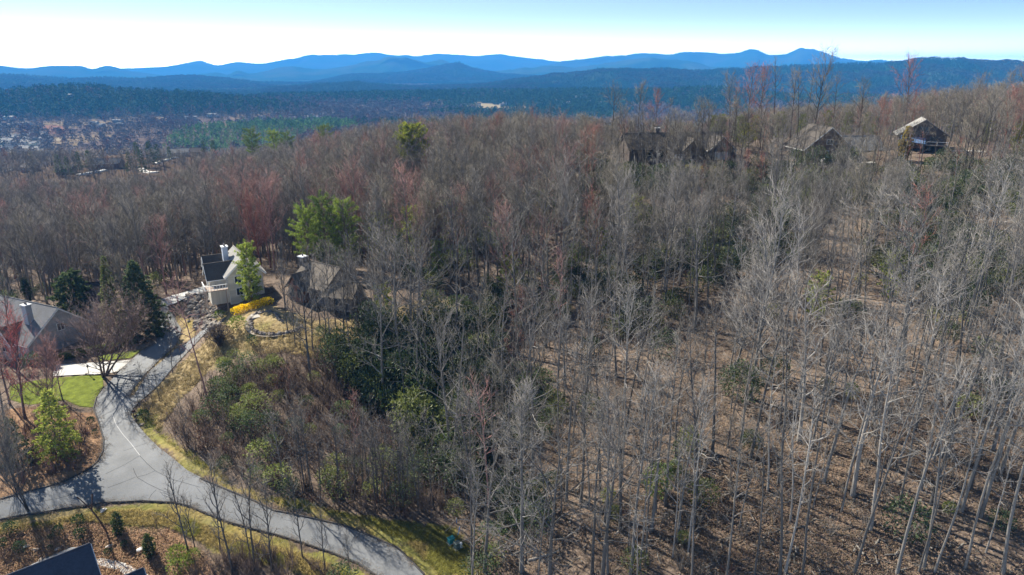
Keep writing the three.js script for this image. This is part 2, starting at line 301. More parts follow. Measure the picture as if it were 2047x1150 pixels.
// ---- the valley floor out to the mountains: woods seen from above, fields
const fields = [];                                              // [outline, colour]
for (const [p, c] of [
  [[[900, 207], [960, 205], [1010, 210], [1005, 214], [940, 212]], [0.36, 0.29, 0.17]], [[[950, 219], [1005, 218], [1010, 224], [960, 226]], [0.27, 0.28, 0.10]], [[[1000, 212], [1070, 214], [1040, 218], [1000, 217]], [0.34, 0.27, 0.16]],
  [[[82, 251], [105, 250], [130, 252], [130, 263], [90, 262]], [0.24, 0.13, 0.09]], [[[178, 249], [196, 245], [215, 248], [236, 246], [252, 249], [244, 252], [222, 251], [205, 254], [188, 253]], [0.2, 0.155, 0.10]], [[[0, 286], [22, 284], [34, 288], [20, 292], [0, 293]], [0.3, 0.27, 0.2]], [[[48, 292], [80, 289], [92, 293], [60, 298]], [0.2, 0.24, 0.1]], [[[8, 303], [50, 301], [84, 304], [40, 309]], [0.34, 0.32, 0.29]], [[[95, 276], [120, 274], [128, 278], [100, 281]], [0.3, 0.25, 0.18]], [[[130, 266], [170, 264], [176, 268], [140, 270]], [0.26, 0.2, 0.15]], [[[25, 272], [58, 271], [60, 277], [26, 278]], [0.22, 0.21, 0.07]],
  [[[380, 246], [480, 242], [520, 247], [400, 252]], [0.22, 0.16, 0.11]], [[[1090, 243], [1110, 241], [1112, 246], [1092, 247]], [0.33, 0.29, 0.15]], [[[1360, 225], [1400, 222], [1405, 229], [1365, 231]], [0.34, 0.26, 0.15]],
  [[[845, 205], [880, 203], [890, 208], [850, 209]], [0.34, 0.28, 0.18]], [[[605, 236], [650, 234], [652, 238], [610, 240]], [0.42, 0.38, 0.31]], [[[1240, 150], [1275, 149], [1272, 153], [1245, 153]], [0.30, 0.33, 0.2]],
]) fields.push([p.map(([a, b], i) => { const q = at(a, b + (i > p.length / 2 ? 5 : 0)); return [q.x, -q.z]; }), c.map((k) => k * 0.8)]);
const inField = (x, f) => { for (const q of fields) if (inPoly(q[0], x, f)) return q[1]; return null; };
const plantation = [[320, 285], [345, 268], [420, 258], [520, 247], [620, 238], [700, 238], [720, 262], [620, 268], [560, 280], [430, 293]].map(([a, b]) => atHeight(a, b, -80));
{
  const g = polar(SPLIT, 24800, 0.0135, 0.98, 620, (x, z) => (Math.hypot(x, z) < SPLIT + 1 ? rockyHeight(x, z) : height(x, z) - 0.4), (x, z, uv, col) => {
    const f = -z, r = Math.hypot(x, z), n = fbm(x / 160, f / 160, 4), m = fbm(x / 420 + 5, f / 420, 3), e = inField(x, f);
    uv.push(x / 60, f / 60);
    const pine = clamp(sstep(0.46, 0.6, m + (n - 0.5) * 0.5) + sstep(10, 34, hilliness(x, f)));
    let c = [lerp(0.115, 0.02, pine) * (0.5 + n), lerp(0.085, 0.035, pine) * (0.5 + n), lerp(0.07, 0.02, pine) * (0.5 + n)];
    if (pine < 0.4 && n > 0.6 && r > 1300) c = [0.2 * n + 0.05, 0.15 * n + 0.04, 0.09 * n + 0.03];
    if (r < 1000) c = [0.075 * (0.7 + 0.6 * n), 0.055 * (0.7 + 0.6 * n), 0.042 * (0.7 + 0.6 * n)];
    if (e) c = e;
    col.push(...c);
  });
  tag(obj('valley', g, dull({ vertexColors: true, roughness: 1, specularIntensity: 0 })), 'wide wooded valley floor running out to the blue mountains', 'valley', null, 'structure');
}
// ---- mountain ranges, each a ridge of its own distance, length and breadth
const ridgeTrees = [];                                          // where woods stand on the nearer ridges
function ridge(label, crest, dist, breadth, foot, seed, tint) {
  const rows = 46, cols = 620, pos = [], col = [], idx = [], el = crest.map(([px, py]) => { const r = rayOf(px, py), h = Math.hypot(r.x, r.f); return [Math.atan2(r.x, r.f), EYE - dist * r.d / h]; });
  const crestAt = (a) => {
    if (a <= el[0][0]) return lerp(el[0][1], foot, sstep(0, 0.16, el[0][0] - a)); const L = el.length - 1; if (a >= el[L][0]) return lerp(el[L][1], foot, sstep(0, 0.16, a - el[L][0]));
    let k = 0; while (el[k + 1][0] < a) k++;
    const t = (a - el[k][0]) / (el[k + 1][0] - el[k][0]), p = el[Math.max(0, k - 1)][1], q = el[k][1], r = el[k + 1][1], s = el[Math.min(L, k + 2)][1];
    return q + 0.5 * t * (r - p + t * (2 * p - 5 * q + 4 * r - s + t * (3 * (q - r) + s - p)));
  };
  for (let j = 0; j <= rows; j++) for (let i = 0; i <= cols; i++) {
    const a = (i / cols - 0.5) * 1.5, t = (j / rows) * 1.6 - 1, arc = a * dist, wob = fbm(a * 14 + seed, t * 1.5 + seed, 3) - 0.5;
    const c0 = crestAt(a), c = c0 + (c0 - foot) * 0.16 * (fbm(a * 70 + seed * 5, seed, 3) - 0.5) * Math.min(1, 9000 / dist + 0.25), rel = c - foot, w = Math.abs(t);
    const r = dist + t * breadth + wob * breadth * 0.5 * Math.min(1, w * 2.5), spur = 1 - Math.abs(2 * fbm(arc / (breadth * 0.55) + seed * 3.1, t * 0.9 + seed, 3) - 1), spur2 = fbm(arc / (breadth * 0.16) + seed, t * 3 + 4, 3) - 0.5;
    let h = foot + rel * Math.max(0, 1 - Math.pow(w, 1.15)) + rel * (0.6 * (spur - 0.72) + 0.3 * spur2) * Math.min(1, w * 3.2) * (1 - w * 0.55);
    h = Math.min(h, EYE + (c - EYE) * (r / dist) * 0.99 + (w < 0.001 ? 1e9 : 0) + 0.02 * Math.abs(c));
    h += (hash2(i * 7 + seed * 13, j) - 0.5) * 9 * Math.min(1, dist / 9000) - (w > 0.97 ? 60 : 0);
    pos.push(Math.sin(a) * r, h, -Math.cos(a) * r);
    const n = fbm(arc / 500 + seed, t * breadth / 500, 4), p = sstep(0.4, 0.6, n) ;
    col.push(tint[0] * lerp(1.25, 0.55, p), tint[1] * lerp(1, 0.85, p), tint[2] * lerp(1.1, 0.75, p));
  }
  for (let j = 0; j < rows; j++) for (let i = 0; i < cols; i++) { const a = j * (cols + 1) + i, b = a + cols + 1; idx.push(a, a + 1, b, b, a + 1, b + 1); }
  if (dist < 9500) for (let j = 0; j < rows; j++) for (let i = 0; i < cols; i++) {
    if (j / rows * 1.6 - 1 > 0.06) continue;
    const a = (j * (cols + 1) + i) * 3, b = a + 3, c = a + (cols + 1) * 3;
    for (let k = 0; k < 2; k++) { const u = hash2(i * 3 + k, j + seed * 50), v = hash2(i + 7, j * 5 + k + seed * 31); if (u + v > 1.25) continue; const q = [0, 1, 2].map((e) => pos[a + e] + (pos[b + e] - pos[a + e]) * u + (pos[c + e] - pos[a + e]) * v); if (q[1] > -110) ridgeTrees.push([...q, dist]); }
  }
  const g = new THREE.BufferGeometry(); g.setAttribute('position', new THREE.Float32BufferAttribute(pos, 3)); g.setAttribute('color', new THREE.Float32BufferAttribute(col, 3)); g.setIndex(idx); g.computeVertexNormals();
  return tag(obj('mountain_ridge', g, dull({ vertexColors: true, roughness: 1, specularIntensity: 0 })), label, 'mountain', null, 'structure');
}
const wood = [0.03, 0.055, 0.032];
ridge('palest and most distant mountain chain running along the whole horizon', [[240, 137], [330, 133], [375, 126], [400, 122], [418, 127], [435, 130], [470, 124], [500, 126], [530, 126], [560, 120], [590, 117], [620, 109], [680, 109], [750, 106], [790, 110], [815, 110], [830, 113], [850, 110], [880, 107], [910, 109], [950, 112], [1000, 109], [1040, 113], [1080, 118], [1123, 123], [1180, 130], [1300, 136], [1500, 138], [2100, 138]], 21000, 3200, -60, 1, wood);
ridge('distant mountain with two rounded peaks above the right hand valley', [[1020, 142], [1060, 134], [1100, 129], [1123, 123], [1165, 118], [1200, 114], [1245, 110], [1305, 105], [1340, 109], [1378, 103], [1430, 107], [1470, 106], [1504, 100], [1540, 108], [1570, 107], [1604, 96], [1640, 103], [1690, 116], [1730, 120], [1763, 119], [1800, 126], [1900, 135], [2100, 130]], 16500, 2600, -60, 2, wood);
ridge('pale blue range at the far left with a bare scar near its top', [[-80, 134], [0, 131], [55, 136], [110, 131], [165, 132], [182, 137], [215, 131], [260, 141], [310, 149], [360, 156], [450, 160], [560, 162]], 14500, 2200, -70, 3, wood);
ridge('blue peak in the middle in front of the long pale chain', [[300, 160], [380, 152], [430, 145], [455, 149], [475, 141], [500, 147], [540, 140], [580, 132], [620, 137], [650, 137], [700, 130], [760, 118], [798, 113], [830, 119], [850, 124], [885, 120], [920, 133], [970, 142], [1020, 146], [1100, 150], [1200, 152]], 12500, 2100, -75, 4, wood);
ridge('rolling blue range below the twin peaks', [[930, 150], [1000, 141], [1050, 136], [1100, 132], [1150, 134], [1200, 127], [1250, 119], [1300, 117], [1350, 120], [1390, 126], [1430, 134], [1480, 138], [1600, 141], [1750, 142], [2100, 140]], 11500, 1900, -75, 5, wood);
ridge('dark blue cone shaped hill in the middle of the mountains', [[600, 170], [660, 160], [700, 152], [760, 150], [800, 147], [850, 139], [880, 133], [908, 129], [930, 134], [960, 143], [1000, 150], [1060, 154], [1150, 158], [1250, 166]], 9000, 1500, -80, 6, wood);
ridge('long low dark blue ridge across the left of the valley', [[-80, 149], [0, 151], [50, 153], [75, 156], [140, 160], [210, 158], [280, 160], [330, 155], [380, 154], [430, 157], [480, 163], [540, 171], [600, 178], [700, 186]], 7200, 1300, -85, 7, wood);
ridge('dark wooded mountain ridge filling the right edge behind the hilltop trees', [[940, 172], [1010, 163], [1080, 153], [1180, 143], [1240, 140], [1340, 141], [1420, 142], [1480, 139], [1540, 135], [1640, 134], [1700, 131], [1760, 128], [1800, 123], [1848, 117], [1900, 119], [1960, 121], [2010, 125], [2060, 128], [2150, 132]], 5400, 1250, -88, 8, wood);
ridge('low teal wooded foothills across the middle of the valley', [[300, 196], [360, 189], [420, 185], [480, 187], [540, 178], [620, 172], [700, 167], [760, 171], [820, 174], [880, 178], [930, 183], [1010, 184], [1080, 190], [1160, 196]], 5200, 800, -92, 9, wood);
ridge('low dark wooded foothills right of the middle of the valley', [[760, 199], [830, 194], [900, 195], [960, 188], [1020, 186], [1090, 181], [1150, 184], [1220, 180], [1290, 187], [1360, 190], [1450, 186], [1560, 190], [1700, 188]], 4100, 620, -94, 10, wood);
// ---------------------------------------------------------------- roads, drives, lawns
function speckle(N, f) { const d = new Uint8Array(N * N * 4); for (let j = 0; j < N; j++) for (let i = 0; i < N; i++) { const c = f(i / N, j / N, i, j), k = (j * N + i) * 4; for (let q = 0; q < 3; q++) d[k + q] = toByte(c[q]); d[k + 3] = 255; } const t = new THREE.DataTexture(d, N, N); t.colorSpace = THREE.SRGBColorSpace; t.magFilter = THREE.LinearFilter; t.wrapS = t.wrapT = THREE.RepeatWrapping; t.needsUpdate = true; return t; }
{
  // worn asphalt: paler in the wheel tracks, stained and patched; the map covers 120 m so nothing repeats
  const asphalt = speckle(1024, (u, v, i, j) => { const x = u * 120, y = v * 120, n = fbm(x / 3, y / 3, 4), big = fbm(x / 14 + 3, y / 14, 3), g = hash2(i, j), m = 0.178 * (0.78 + 0.4 * (n - 0.5) + 0.42 * (big - 0.25) + 0.16 * (g - 0.5)); return [m * 0.97, m, m * 1.04]; });
  asphalt.repeat.set(1 / 120, 1 / 120);
  const road = obj('road', sheet(roadOutline, 0.05, 1.6), new THREE.MeshPhysicalMaterial({ map: asphalt, roughness: 0.86, specularIntensity: 0.45 }));
  tag(road, 'pale worn asphalt road curving past a three way junction with a spur uphill', 'road', null, 'structure');
  const kerbMat = mat(0.055, 0.052, 0.05), tar = mat(0.045, 0.045, 0.048), pale = mat(0.33, 0.33, 0.33);
  for (const line of [
    [[0, 1039], [43, 1031], [87, 1025], [130, 1017], [174, 1011], [217, 1005], [283, 1002], [348, 1005], [380, 1013], [400, 1022], [459, 1045], [546, 1068], [605, 1086], [664, 1106], [716, 1127], [749, 1150]],
    [[0, 999], [87, 976], [130, 963], [152, 952], [178, 939], [196, 922], [206, 902], [207, 880], [197, 843], [187, 817], [193, 795]],
    [[400, 957], [430, 970], [512, 1004], [546, 1021], [620, 1036], [693, 1053], [752, 1077], [796, 1097], [848, 1150]],
  ]) obj('kerb', ribbon(flat(line), 0.28, 0.17, 0.25), kerbMat, road);
  for (const line of [[[224, 828], [232, 850], [243, 866], [262, 888], [279, 911]]]) obj('joint', ribbon(flat(line), 0.12, 0.056), pale, road);
  for (const line of [[[279, 912], [294, 928], [310, 942], [340, 958], [400, 975]], [[245, 903], [268, 895], [295, 886]], [[211, 948], [245, 932], [277, 913]], [[266, 937], [270, 948], [275, 956], [295, 968], [318, 979], [352, 992]], [[275, 954], [292, 950], [310, 942]], [[215, 976], [245, 965], [270, 955]], [[297, 999], [303, 989], [312, 980]], [[258, 793], [262, 810], [268, 826]], [[60, 1008], [120, 996], [160, 985]], [[420, 985], [470, 1004], [520, 1020]]]) obj('seam', ribbon(flat(line), 0.07, 0.056), tar, road);
  const slab = speckle(512, (u, v, i, j) => { const n = fbm(u * 30, v * 30, 4), m = 0.56 * (0.86 + 0.25 * (n - 0.5) + 0.1 * (hash2(i, j) - 0.5)); return [m, m * 0.98, m * 0.93]; }); slab.repeat.set(1 / 40, 1 / 40);
  const concrete = dull({ map: slab, roughness: 0.9 });
  tag(obj('driveway', sheet(drives.white, 0.09, 1.5), concrete), 'broad white concrete driveway opening onto the road below the lawn', 'driveway', null, 'structure');
  tag(obj('driveway', sheet(drives.upper, 0.09, 1.5), concrete), 'narrow pale driveway climbing to the cream house', 'driveway', null, 'structure');
  tag(obj('driveway', sheet(drives.yard, 0.06, 1.5), concrete), 'pale yard in front of the dark roofed house among conifers', 'driveway', null, 'structure');
  const turf = speckle(512, (u, v, i, j) => { const n = fbm(u * 40, v * 40, 4), g = hash2(i, j), k = 0.75 + 0.7 * (n - 0.5) + 0.35 * (g - 0.5); return [0.165 * k, 0.2 * k, 0.03 * k]; }); turf.repeat.set(1 / 24, 1 / 24);
  const lawnMat = dull({ map: turf, roughness: 1 });
  tag(obj('lawn', sheet(lawns.front, 0.09, 1.5), lawnMat), 'bright green mown lawn below the white driveway', 'lawn', null, 'structure');
  tag(obj('lawn', sheet(lawns.upper, 0.09, 1.5), lawnMat), 'narrow green lawn between the hedge and the white driveway', 'lawn', null, 'structure');
}
// ---------------------------------------------------------------- growing things
class Mesher {                                                  // collects tubes, twigs and leaves into one geometry
  constructor() { this.p = []; this.n = []; this.c = []; this.i = []; }
  tube(pts, rad, sides, col) {
    const start = this.p.length / 3, L = pts.length, t = V(), u = V(), v = V(), ref = V(0.31, 0.13, 0.94).normalize();
    for (let k = 0; k < L; k++) {
      t.subVectors(pts[Math.min(L - 1, k + 1)], pts[Math.max(0, k - 1)]).normalize();
      u.crossVectors(t, Math.abs(t.dot(ref)) > 0.95 ? V(1, 0, 0) : ref).normalize(); v.crossVectors(t, u);
      for (let s = 0; s < sides; s++) {
        const a = s / sides * 2 * Math.PI, x = u.x * Math.cos(a) + v.x * Math.sin(a), y = u.y * Math.cos(a) + v.y * Math.sin(a), z = u.z * Math.cos(a) + v.z * Math.sin(a);
        this.p.push(pts[k].x + x * rad[k], pts[k].y + y * rad[k], pts[k].z + z * rad[k]); this.n.push(x, y, z);
        const c = Array.isArray(col[0]) ? col[k] : col; this.c.push(c[0], c[1], c[2]);
      }
    }
    for (let k = 0; k + 1 < L; k++) for (let s = 0; s < sides; s++) { const a = start + k * sides + s, b = start + k * sides + (s + 1) % sides; this.i.push(a, b, a + sides, b, b + sides, a + sides); }
  }
  twig(a, b, r, col) {                                          // a thin three-sided spike
    const t = V().subVectors(b, a).normalize(), u = V().crossVectors(t, Math.abs(t.y) > 0.9 ? V(1, 0, 0) : V(0, 1, 0)).normalize(), v = V().crossVectors(t, u), s = this.p.length / 3;
    for (let k = 0; k < 3; k++) { const q = k * 2.0944, x = u.x * Math.cos(q) + v.x * Math.sin(q), y = u.y * Math.cos(q) + v.y * Math.sin(q), z = u.z * Math.cos(q) + v.z * Math.sin(q); this.p.push(a.x + x * r, a.y + y * r, a.z + z * r); this.n.push(x, y, z); this.c.push(col[0], col[1], col[2]); }
    this.p.push(b.x, b.y, b.z); this.n.push(t.x, t.y, t.z); this.c.push(col[0], col[1], col[2]);
    this.i.push(s, s + 1, s + 3, s + 1, s + 2, s + 3, s + 2, s, s + 3);
  }
  leaf(c, dir, side, l, w, col) {                               // a folded leaf or spray: four triangles round a midrib
    const s = this.p.length / 3, up = V().crossVectors(dir, side).normalize();
    const P = [[0, 0, 0], [0.5, 0.5, 0.16], [1, 0, -0.05], [0.5, -0.5, 0.16], [0.5, 0, 0]];
    for (const [a, b, h] of P) { this.p.push(c.x + dir.x * a * l + side.x * b * w + up.x * h * w, c.y + dir.y * a * l + side.y * b * w + up.y * h * w, c.z + dir.z * a * l + side.z * b * w + up.z * h * w); this.n.push(up.x + side.x * b * 0.5, up.y + side.y * b * 0.5, up.z + side.z * b * 0.5); this.c.push(col[0], col[1], col[2]); }
    this.i.push(s, s + 4, s + 1, s + 4, s + 2, s + 1, s, s + 3, s + 4, s + 4, s + 3, s + 2);
  }
  geo() {
    const g = new THREE.BufferGeometry();
    g.setAttribute('position', new THREE.Float32BufferAttribute(this.p, 3)); g.setAttribute('normal', new THREE.Float32BufferAttribute(this.n, 3)); g.setAttribute('color', new THREE.Float32BufferAttribute(this.c, 3)); g.setIndex(this.i);
    return g;
  }
}
const randomDir = (r, up = 0) => { const z = 2 * r() - 1, a = r() * 6.2832, q = Math.sqrt(1 - z * z); return V(q * Math.cos(a), z + up, q * Math.sin(a)).normalize(); };
function bend(from, dir, len, n, r, wobble, rise) {             // a curved path
  const pts = [from.clone()], d = dir.clone();
  for (let k = 0; k < n; k++) { d.x += (r() - 0.5) * wobble; d.y += (r() - 0.5) * wobble + rise; d.z += (r() - 0.5) * wobble; d.normalize(); pts.push(pts[k].clone().addScaledVector(d, len / n)); }
  return pts;
}
const along = (pts, t) => { const f = t * (pts.length - 1), k = Math.min(pts.length - 2, Math.floor(f)); return pts[k].clone().lerp(pts[k + 1], f - k); };
const tangent = (pts, t) => { const k = Math.min(pts.length - 2, Math.floor(t * (pts.length - 1))); return V().subVectors(pts[k + 1], pts[k]).normalize(); };
function aside(dir, r, angle) { const p = V().crossVectors(dir, randomDir(r)).normalize(); return dir.clone().multiplyScalar(Math.cos(angle)).addScaledVector(p, Math.sin(angle)); }
const profiles = {
  slender: (s) => 0.25 + 0.9 * Math.sin(Math.PI * Math.min(1, 0.12 + s * 0.86)) * (1 - 0.35 * s),
  vase: (s) => 0.75 + 0.4 * s - 0.25 * s * s,
  round: (s) => 0.35 + 0.8 * Math.sin(Math.PI * (0.15 + 0.72 * s)),
  low: (s) => 1.05 - 0.75 * s,
};
// a leafless broadleaf tree: trunk with its limbs, and the crown of branches and twigs
function bareTree(seed, o) {
  const r = R(seed), T = new Mesher(), C = new Mesher();
  const { H, r0, from = 0.4, limbs = 16, length = 5, low = 1.05, high = 0.35, sub = 7, twigs = 9, twigLength = 1.1, twigR = 0.013, wobble = 0.35, rise = 0.14, shape = 'slender', stems = 1, spread = 0.2, bark = [1, 1, 1], tw = [1, 1, 1], fine = true, stub = 0 } = o;
  const prof = profiles[shape];
  for (let q = 0; q < stems; q++) {
    const h = H * (q ? 0.8 + 0.2 * r() : 1), az0 = r() * 6.28, lean = stems > 1 ? spread * (0.6 + 0.6 * r()) : 0.03 * r();
    const d0 = V(Math.cos(az0) * lean, 1, Math.sin(az0) * lean).normalize(), N = 9;
    const tr = [V(Math.cos(az0) * r0 * (stems > 1 ? 0.6 : 0), -0.5, Math.sin(az0) * r0 * (stems > 1 ? 0.6 : 0))], d = d0.clone();
    for (let k = 1; k <= N; k++) { d.x += (r() - 0.5) * 0.09; d.z += (r() - 0.5) * 0.09; d.y += 0.02; d.normalize(); tr.push(tr[k - 1].clone().addScaledVector(d, (h + 0.5) / N)); }
    const rq = r0 / Math.sqrt(stems), radAt = (t) => rq * Math.pow(1 - t, 0.75) * 0.95 + 0.018;
    const rad = tr.map((_, k) => radAt(k / N) * (k === 0 ? 1.35 : 1)), cols = tr.map((_, k) => { const m = 0.86 + 0.28 * r(); return bark.map((b) => b * m); });
    T.tube(tr, rad, 6, cols);
    for (let k = 0; k < limbs; k++) {
      const s = (k + 0.2 + 0.6 * r()) / limbs, t = from + (0.985 - from) * Math.pow(s, 0.9), p = along(tr, t), az = az0 + k * 2.4 + (r() - 0.5) * 1.1;
      const a = lerp(low, high, s) + (r() - 0.5) * 0.3, dir = V(Math.sin(a) * Math.cos(az), Math.cos(a), Math.sin(a) * Math.sin(az)), len = length * prof(s) * (0.7 + 0.6 * r()), rb = Math.min(radAt(t) * 0.62, 0.018 + len * 0.0115);
      const n = 5, lb = bend(p, dir, len, n, r, wobble, rise), m = 0.7 + 0.7 * r();
      T.tube(lb, lb.map((_, i) => rb * (1 - i / n) + 0.012), len > 2.5 ? 5 : 4, bark.map((b) => b * m));
      if (r() < stub) continue;
      for (let j = 0; j < sub; j++) {
        const u = 0.22 + 0.78 * (j + r()) / sub, pb = along(lb, Math.min(1, u)), db = aside(tangent(lb, Math.min(0.99, u)), r, 0.45 + 0.45 * r()); db.y += 0.12; db.normalize();
        const l2 = len * (0.5 - 0.24 * u) * (0.6 + 0.8 * r()) + 0.5, r2 = Math.min(rb * (1 - u * 0.8) * 0.7 + 0.008, 0.045), b2 = bend(pb, db, l2, 3, r, wobble * 1.1, rise * 0.8), mm = 0.6 + 0.8 * r();
        C.tube(b2, [r2, r2 * 0.75, r2 * 0.5, 0.007], 3, tw.map((b) => b * mm));
        if (fine) for (let w = 0; w < twigs; w++) {
          const e = 0.15 + 0.85 * (w + r()) / twigs, pt = along(b2, Math.min(1, e)), dt = aside(tangent(b2, Math.min(0.99, e)), r, 0.25 + 0.65 * r()); dt.y += 0.1; dt.normalize();
          const l3 = twigLength * (0.45 + 0.9 * r()), mt = mm * (0.8 + 0.4 * r()), end = pt.clone().addScaledVector(dt, l3); C.twig(pt, end, twigR, tw.map((b) => b * mt));
          if (w % 3 === 1) { const p4 = pt.clone().addScaledVector(dt, l3 * 0.45), d4 = aside(dt, r, 0.6 + 0.3 * r()); C.twig(p4, p4.clone().addScaledVector(d4, l3 * 0.55), twigR * 0.75, tw.map((b) => b * mt)); }
        }
      }
    }
  }
  return { trunk: T.geo(), crown: C.geo() };
}
// an evergreen with sprays of needles on whorled or scattered branches
function evergreen(seed, o) {
  const r = R(seed), T = new Mesher(), C = new Mesher();
  const { H, r0 = 0.2, from = 0.1, whorls = 16, per = 6, length = 3, outline = (s) => 1 - s * 0.9, droop = 0.1, rise = 0.02, clump = 5, sprays = 7, size = 0.42, width = 0.2, col = [1, 1, 1], bark = [0.2, 0.15, 0.11], jitter = 0.25, tuft = 0.3 } = o;
  const N = 7, tr = [V(0, -0.4, 0)], d = V(0, 1, 0);
  for (let k = 1; k <= N; k++) { d.x += (r() - 0.5) * 0.06; d.z += (r() - 0.5) * 0.06; d.normalize(); tr.push(tr[k - 1].clone().addScaledVector(d, (H + 0.4) / N)); }
  T.tube(tr, tr.map((_, k) => r0 * (1 - k / N) + 0.02), 6, bark);
  const side = V(), dir = V();
  const tuftAt = (p, out, n, sz) => {
    for (let k = 0; k < n; k++) {
      dir.copy(randomDir(r, 0.25)).addScaledVector(out, 1.1).normalize(); side.crossVectors(dir, randomDir(r)).normalize();
      const m = 0.72 + 0.6 * r(), q = p.clone().addScaledVector(randomDir(r), tuft * r());
      C.leaf(q, dir.clone(), side.clone(), sz * (0.7 + 0.6 * r()), width * (0.7 + 0.6 * r()), [col[0] * m * (0.9 + 0.25 * r()), col[1] * m, col[2] * m]);
    }
  };
  for (let w = 0; w < whorls; w++) for (let k = 0; k < per; k++) {
    const s = (w + (r() - 0.5) * 0.9 + 0.5) / whorls, t = clamp(from + (1 - from) * s, 0.02, 0.995), p = along(tr, t), az = k / per * 6.28 + w * 1.1 + r() * 0.7, len = length * outline(s) * (1 - jitter + 2 * jitter * r());
    if (len < 0.12) { tuftAt(p, V(0, 1, 0), sprays, size * 0.7); continue; }
    const b = bend(p, V(Math.cos(az), -droop + 0.25 * (s - 0.3), Math.sin(az)).normalize(), len, 3, r, 0.18, rise);
    T.tube(b, [0.03 + len * 0.008, 0.025, 0.018, 0.008], 3, bark);
    const n = Math.max(1, Math.round(clump * len / length + 0.5));
    for (let j = 0; j < n; j++) { const u = 0.3 + 0.7 * (j + r()) / n; tuftAt(along(b, Math.min(1, u)), tangent(b, Math.min(0.99, u)), sprays, size); }
  }
  tuftAt(tr[N], V(0, 1, 0), sprays * 2, size * 0.8);
  return { trunk: T.geo(), crown: C.geo() };
}
// a leafy or twiggy shrub
function shrub(seed, o) {
  const r = R(seed), T = new Mesher(), C = new Mesher();
  const { h = 2, w = 1.5, stems = 14, leaves = 420, size = 0.22, width = 0.12, col = [1, 1, 1], bark = [0.2, 0.15, 0.12], twiggy = 0, twigR = 0.011, hollow = 0.45, top = 0.55 } = o;
  for (let k = 0; k < stems; k++) {
    const az = r() * 6.28, a = 0.15 + 0.75 * r(), dir = V(Math.sin(a) * Math.cos(az) * w / h * 1.2, Math.cos(a), Math.sin(a) * Math.sin(az) * w / h * 1.2).normalize(), b = bend(V((r() - 0.5) * w * 0.4, -0.15, (r() - 0.5) * w * 0.4), dir, h * (0.75 + 0.35 * r()), 4, r, 0.35, 0.04), m = 0.8 + 0.4 * r();
    T.tube(b, [0.035, 0.028, 0.02, 0.013, 0.006], 3, bark.map((q) => q * m));
    for (let j = 0; j < twiggy; j++) { const u = 0.2 + 0.8 * r(), p = along(b, u), d = aside(tangent(b, Math.min(0.99, u)), r, 0.3 + 0.7 * r()), mt = 0.75 + 0.5 * r(); d.y += 0.15; C.twig(p, p.clone().addScaledVector(d.normalize(), h * 0.16 * (0.5 + r())), twigR, bark.map((q) => q * mt)); }
  }
  const side = V();
  for (let k = 0; k < leaves; k++) {
    const d = randomDir(r, 0.45), q = hollow + (1 - hollow) * Math.sqrt(r()), lump = 0.78 + 0.3 * noise(d.x * 2.2 + seed, d.z * 2.2 + d.y * 1.7 + 5), p = V(d.x * w * q * lump, Math.max(0.05, h * top + d.y * h * (1 - top) * q * lump * 1.1), d.z * w * q * lump);
    const dir = randomDir(r, 0.2).addScaledVector(d, 0.8).normalize(); side.crossVectors(dir, randomDir(r)).normalize();
    const m = 0.7 + 0.6 * r(); C.leaf(p, dir, side.clone(), size * (0.6 + 0.8 * r()), width * (0.7 + 0.6 * r()), col.map((c) => c * m));
  }
  return { trunk: T.geo(), crown: C.geo() };
}
function joined(g) { return mergeGeometries([g.trunk, g.crown]); }
function tint(g, c) { const q = g.clone(), a = q.attributes.color; for (let i = 0; i < a.count; i++) a.setXYZ(i, a.getX(i) * c[0], a.getY(i) * c[1], a.getZ(i) * c[2]); return q; }
const woodMat = (r, g, b) => dull({ color: new THREE.Color().setRGB(r, g, b), vertexColors: true, roughness: 0.92 });
const leafMat = (r, g, b, o = {}) => new THREE.MeshPhysicalMaterial({ color: new THREE.Color().setRGB(r, g, b), vertexColors: true, roughness: 0.97, transmission: 0.42, thickness: 0, specularIntensity: 0.25, side: THREE.DoubleSide, ...o });
const WHITE = woodMat(1, 1, 1), WHITE_LEAF = leafMat(1, 1, 1);
const treeThing = (name, g, trunkMat, crownMat) => { const o = new THREE.Group(); o.name = name; const a = new THREE.Mesh(g.trunk, trunkMat), b = new THREE.Mesh(g.crown, crownMat); a.name = 'trunk'; b.name = 'crown'; a.castShadow = b.castShadow = a.receiveShadow = b.receiveShadow = true; o.add(a, b); return o; };
function plant(proto, p, turn, scale, label, category, group) {
  const o = proto.clone(); o.name = numbered(proto.name); o.position.set(p.x, p.y ?? height(p.x, p.z), p.z); o.rotation.y = turn; Array.isArray(scale) ? o.scale.set(...scale) : o.scale.setScalar(scale); scene.add(o);
  return tag(o, label, category, group);
}
const scattered = (name, label, geos, materials, spots) => {    // what nobody could count: spots = [x, y, z, turn, sx, sy, kind, r, g, b]
  const root = new THREE.Group(); root.name = name; scene.add(root); tag(root, label, null, null, 'stuff');
  const M = new THREE.Matrix4(), q = new THREE.Quaternion(), e = new THREE.Euler(), c = new THREE.Color();
  geos.forEach((g, k) => {
    const mine = spots.filter((s) => s[6] === k); if (!mine.length) return;
    const m = new THREE.InstancedMesh(g, Array.isArray(materials) ? materials[k] : materials, mine.length); m.name = name + '_part'; m.castShadow = m.receiveShadow = true; m.userData.kind = 'stuff';
    mine.forEach((s, i) => { M.compose(V(s[0], s[1], s[2]), q.setFromEuler(e.set(s[10] ?? 0, s[3], s[11] ?? 0)), V(s[4], s[5], s[4])); m.setMatrixAt(i, M); m.setColorAt(i, c.setRGB(s[7], s[8], s[9])); });
    root.add(m);
  });
  return root;
};
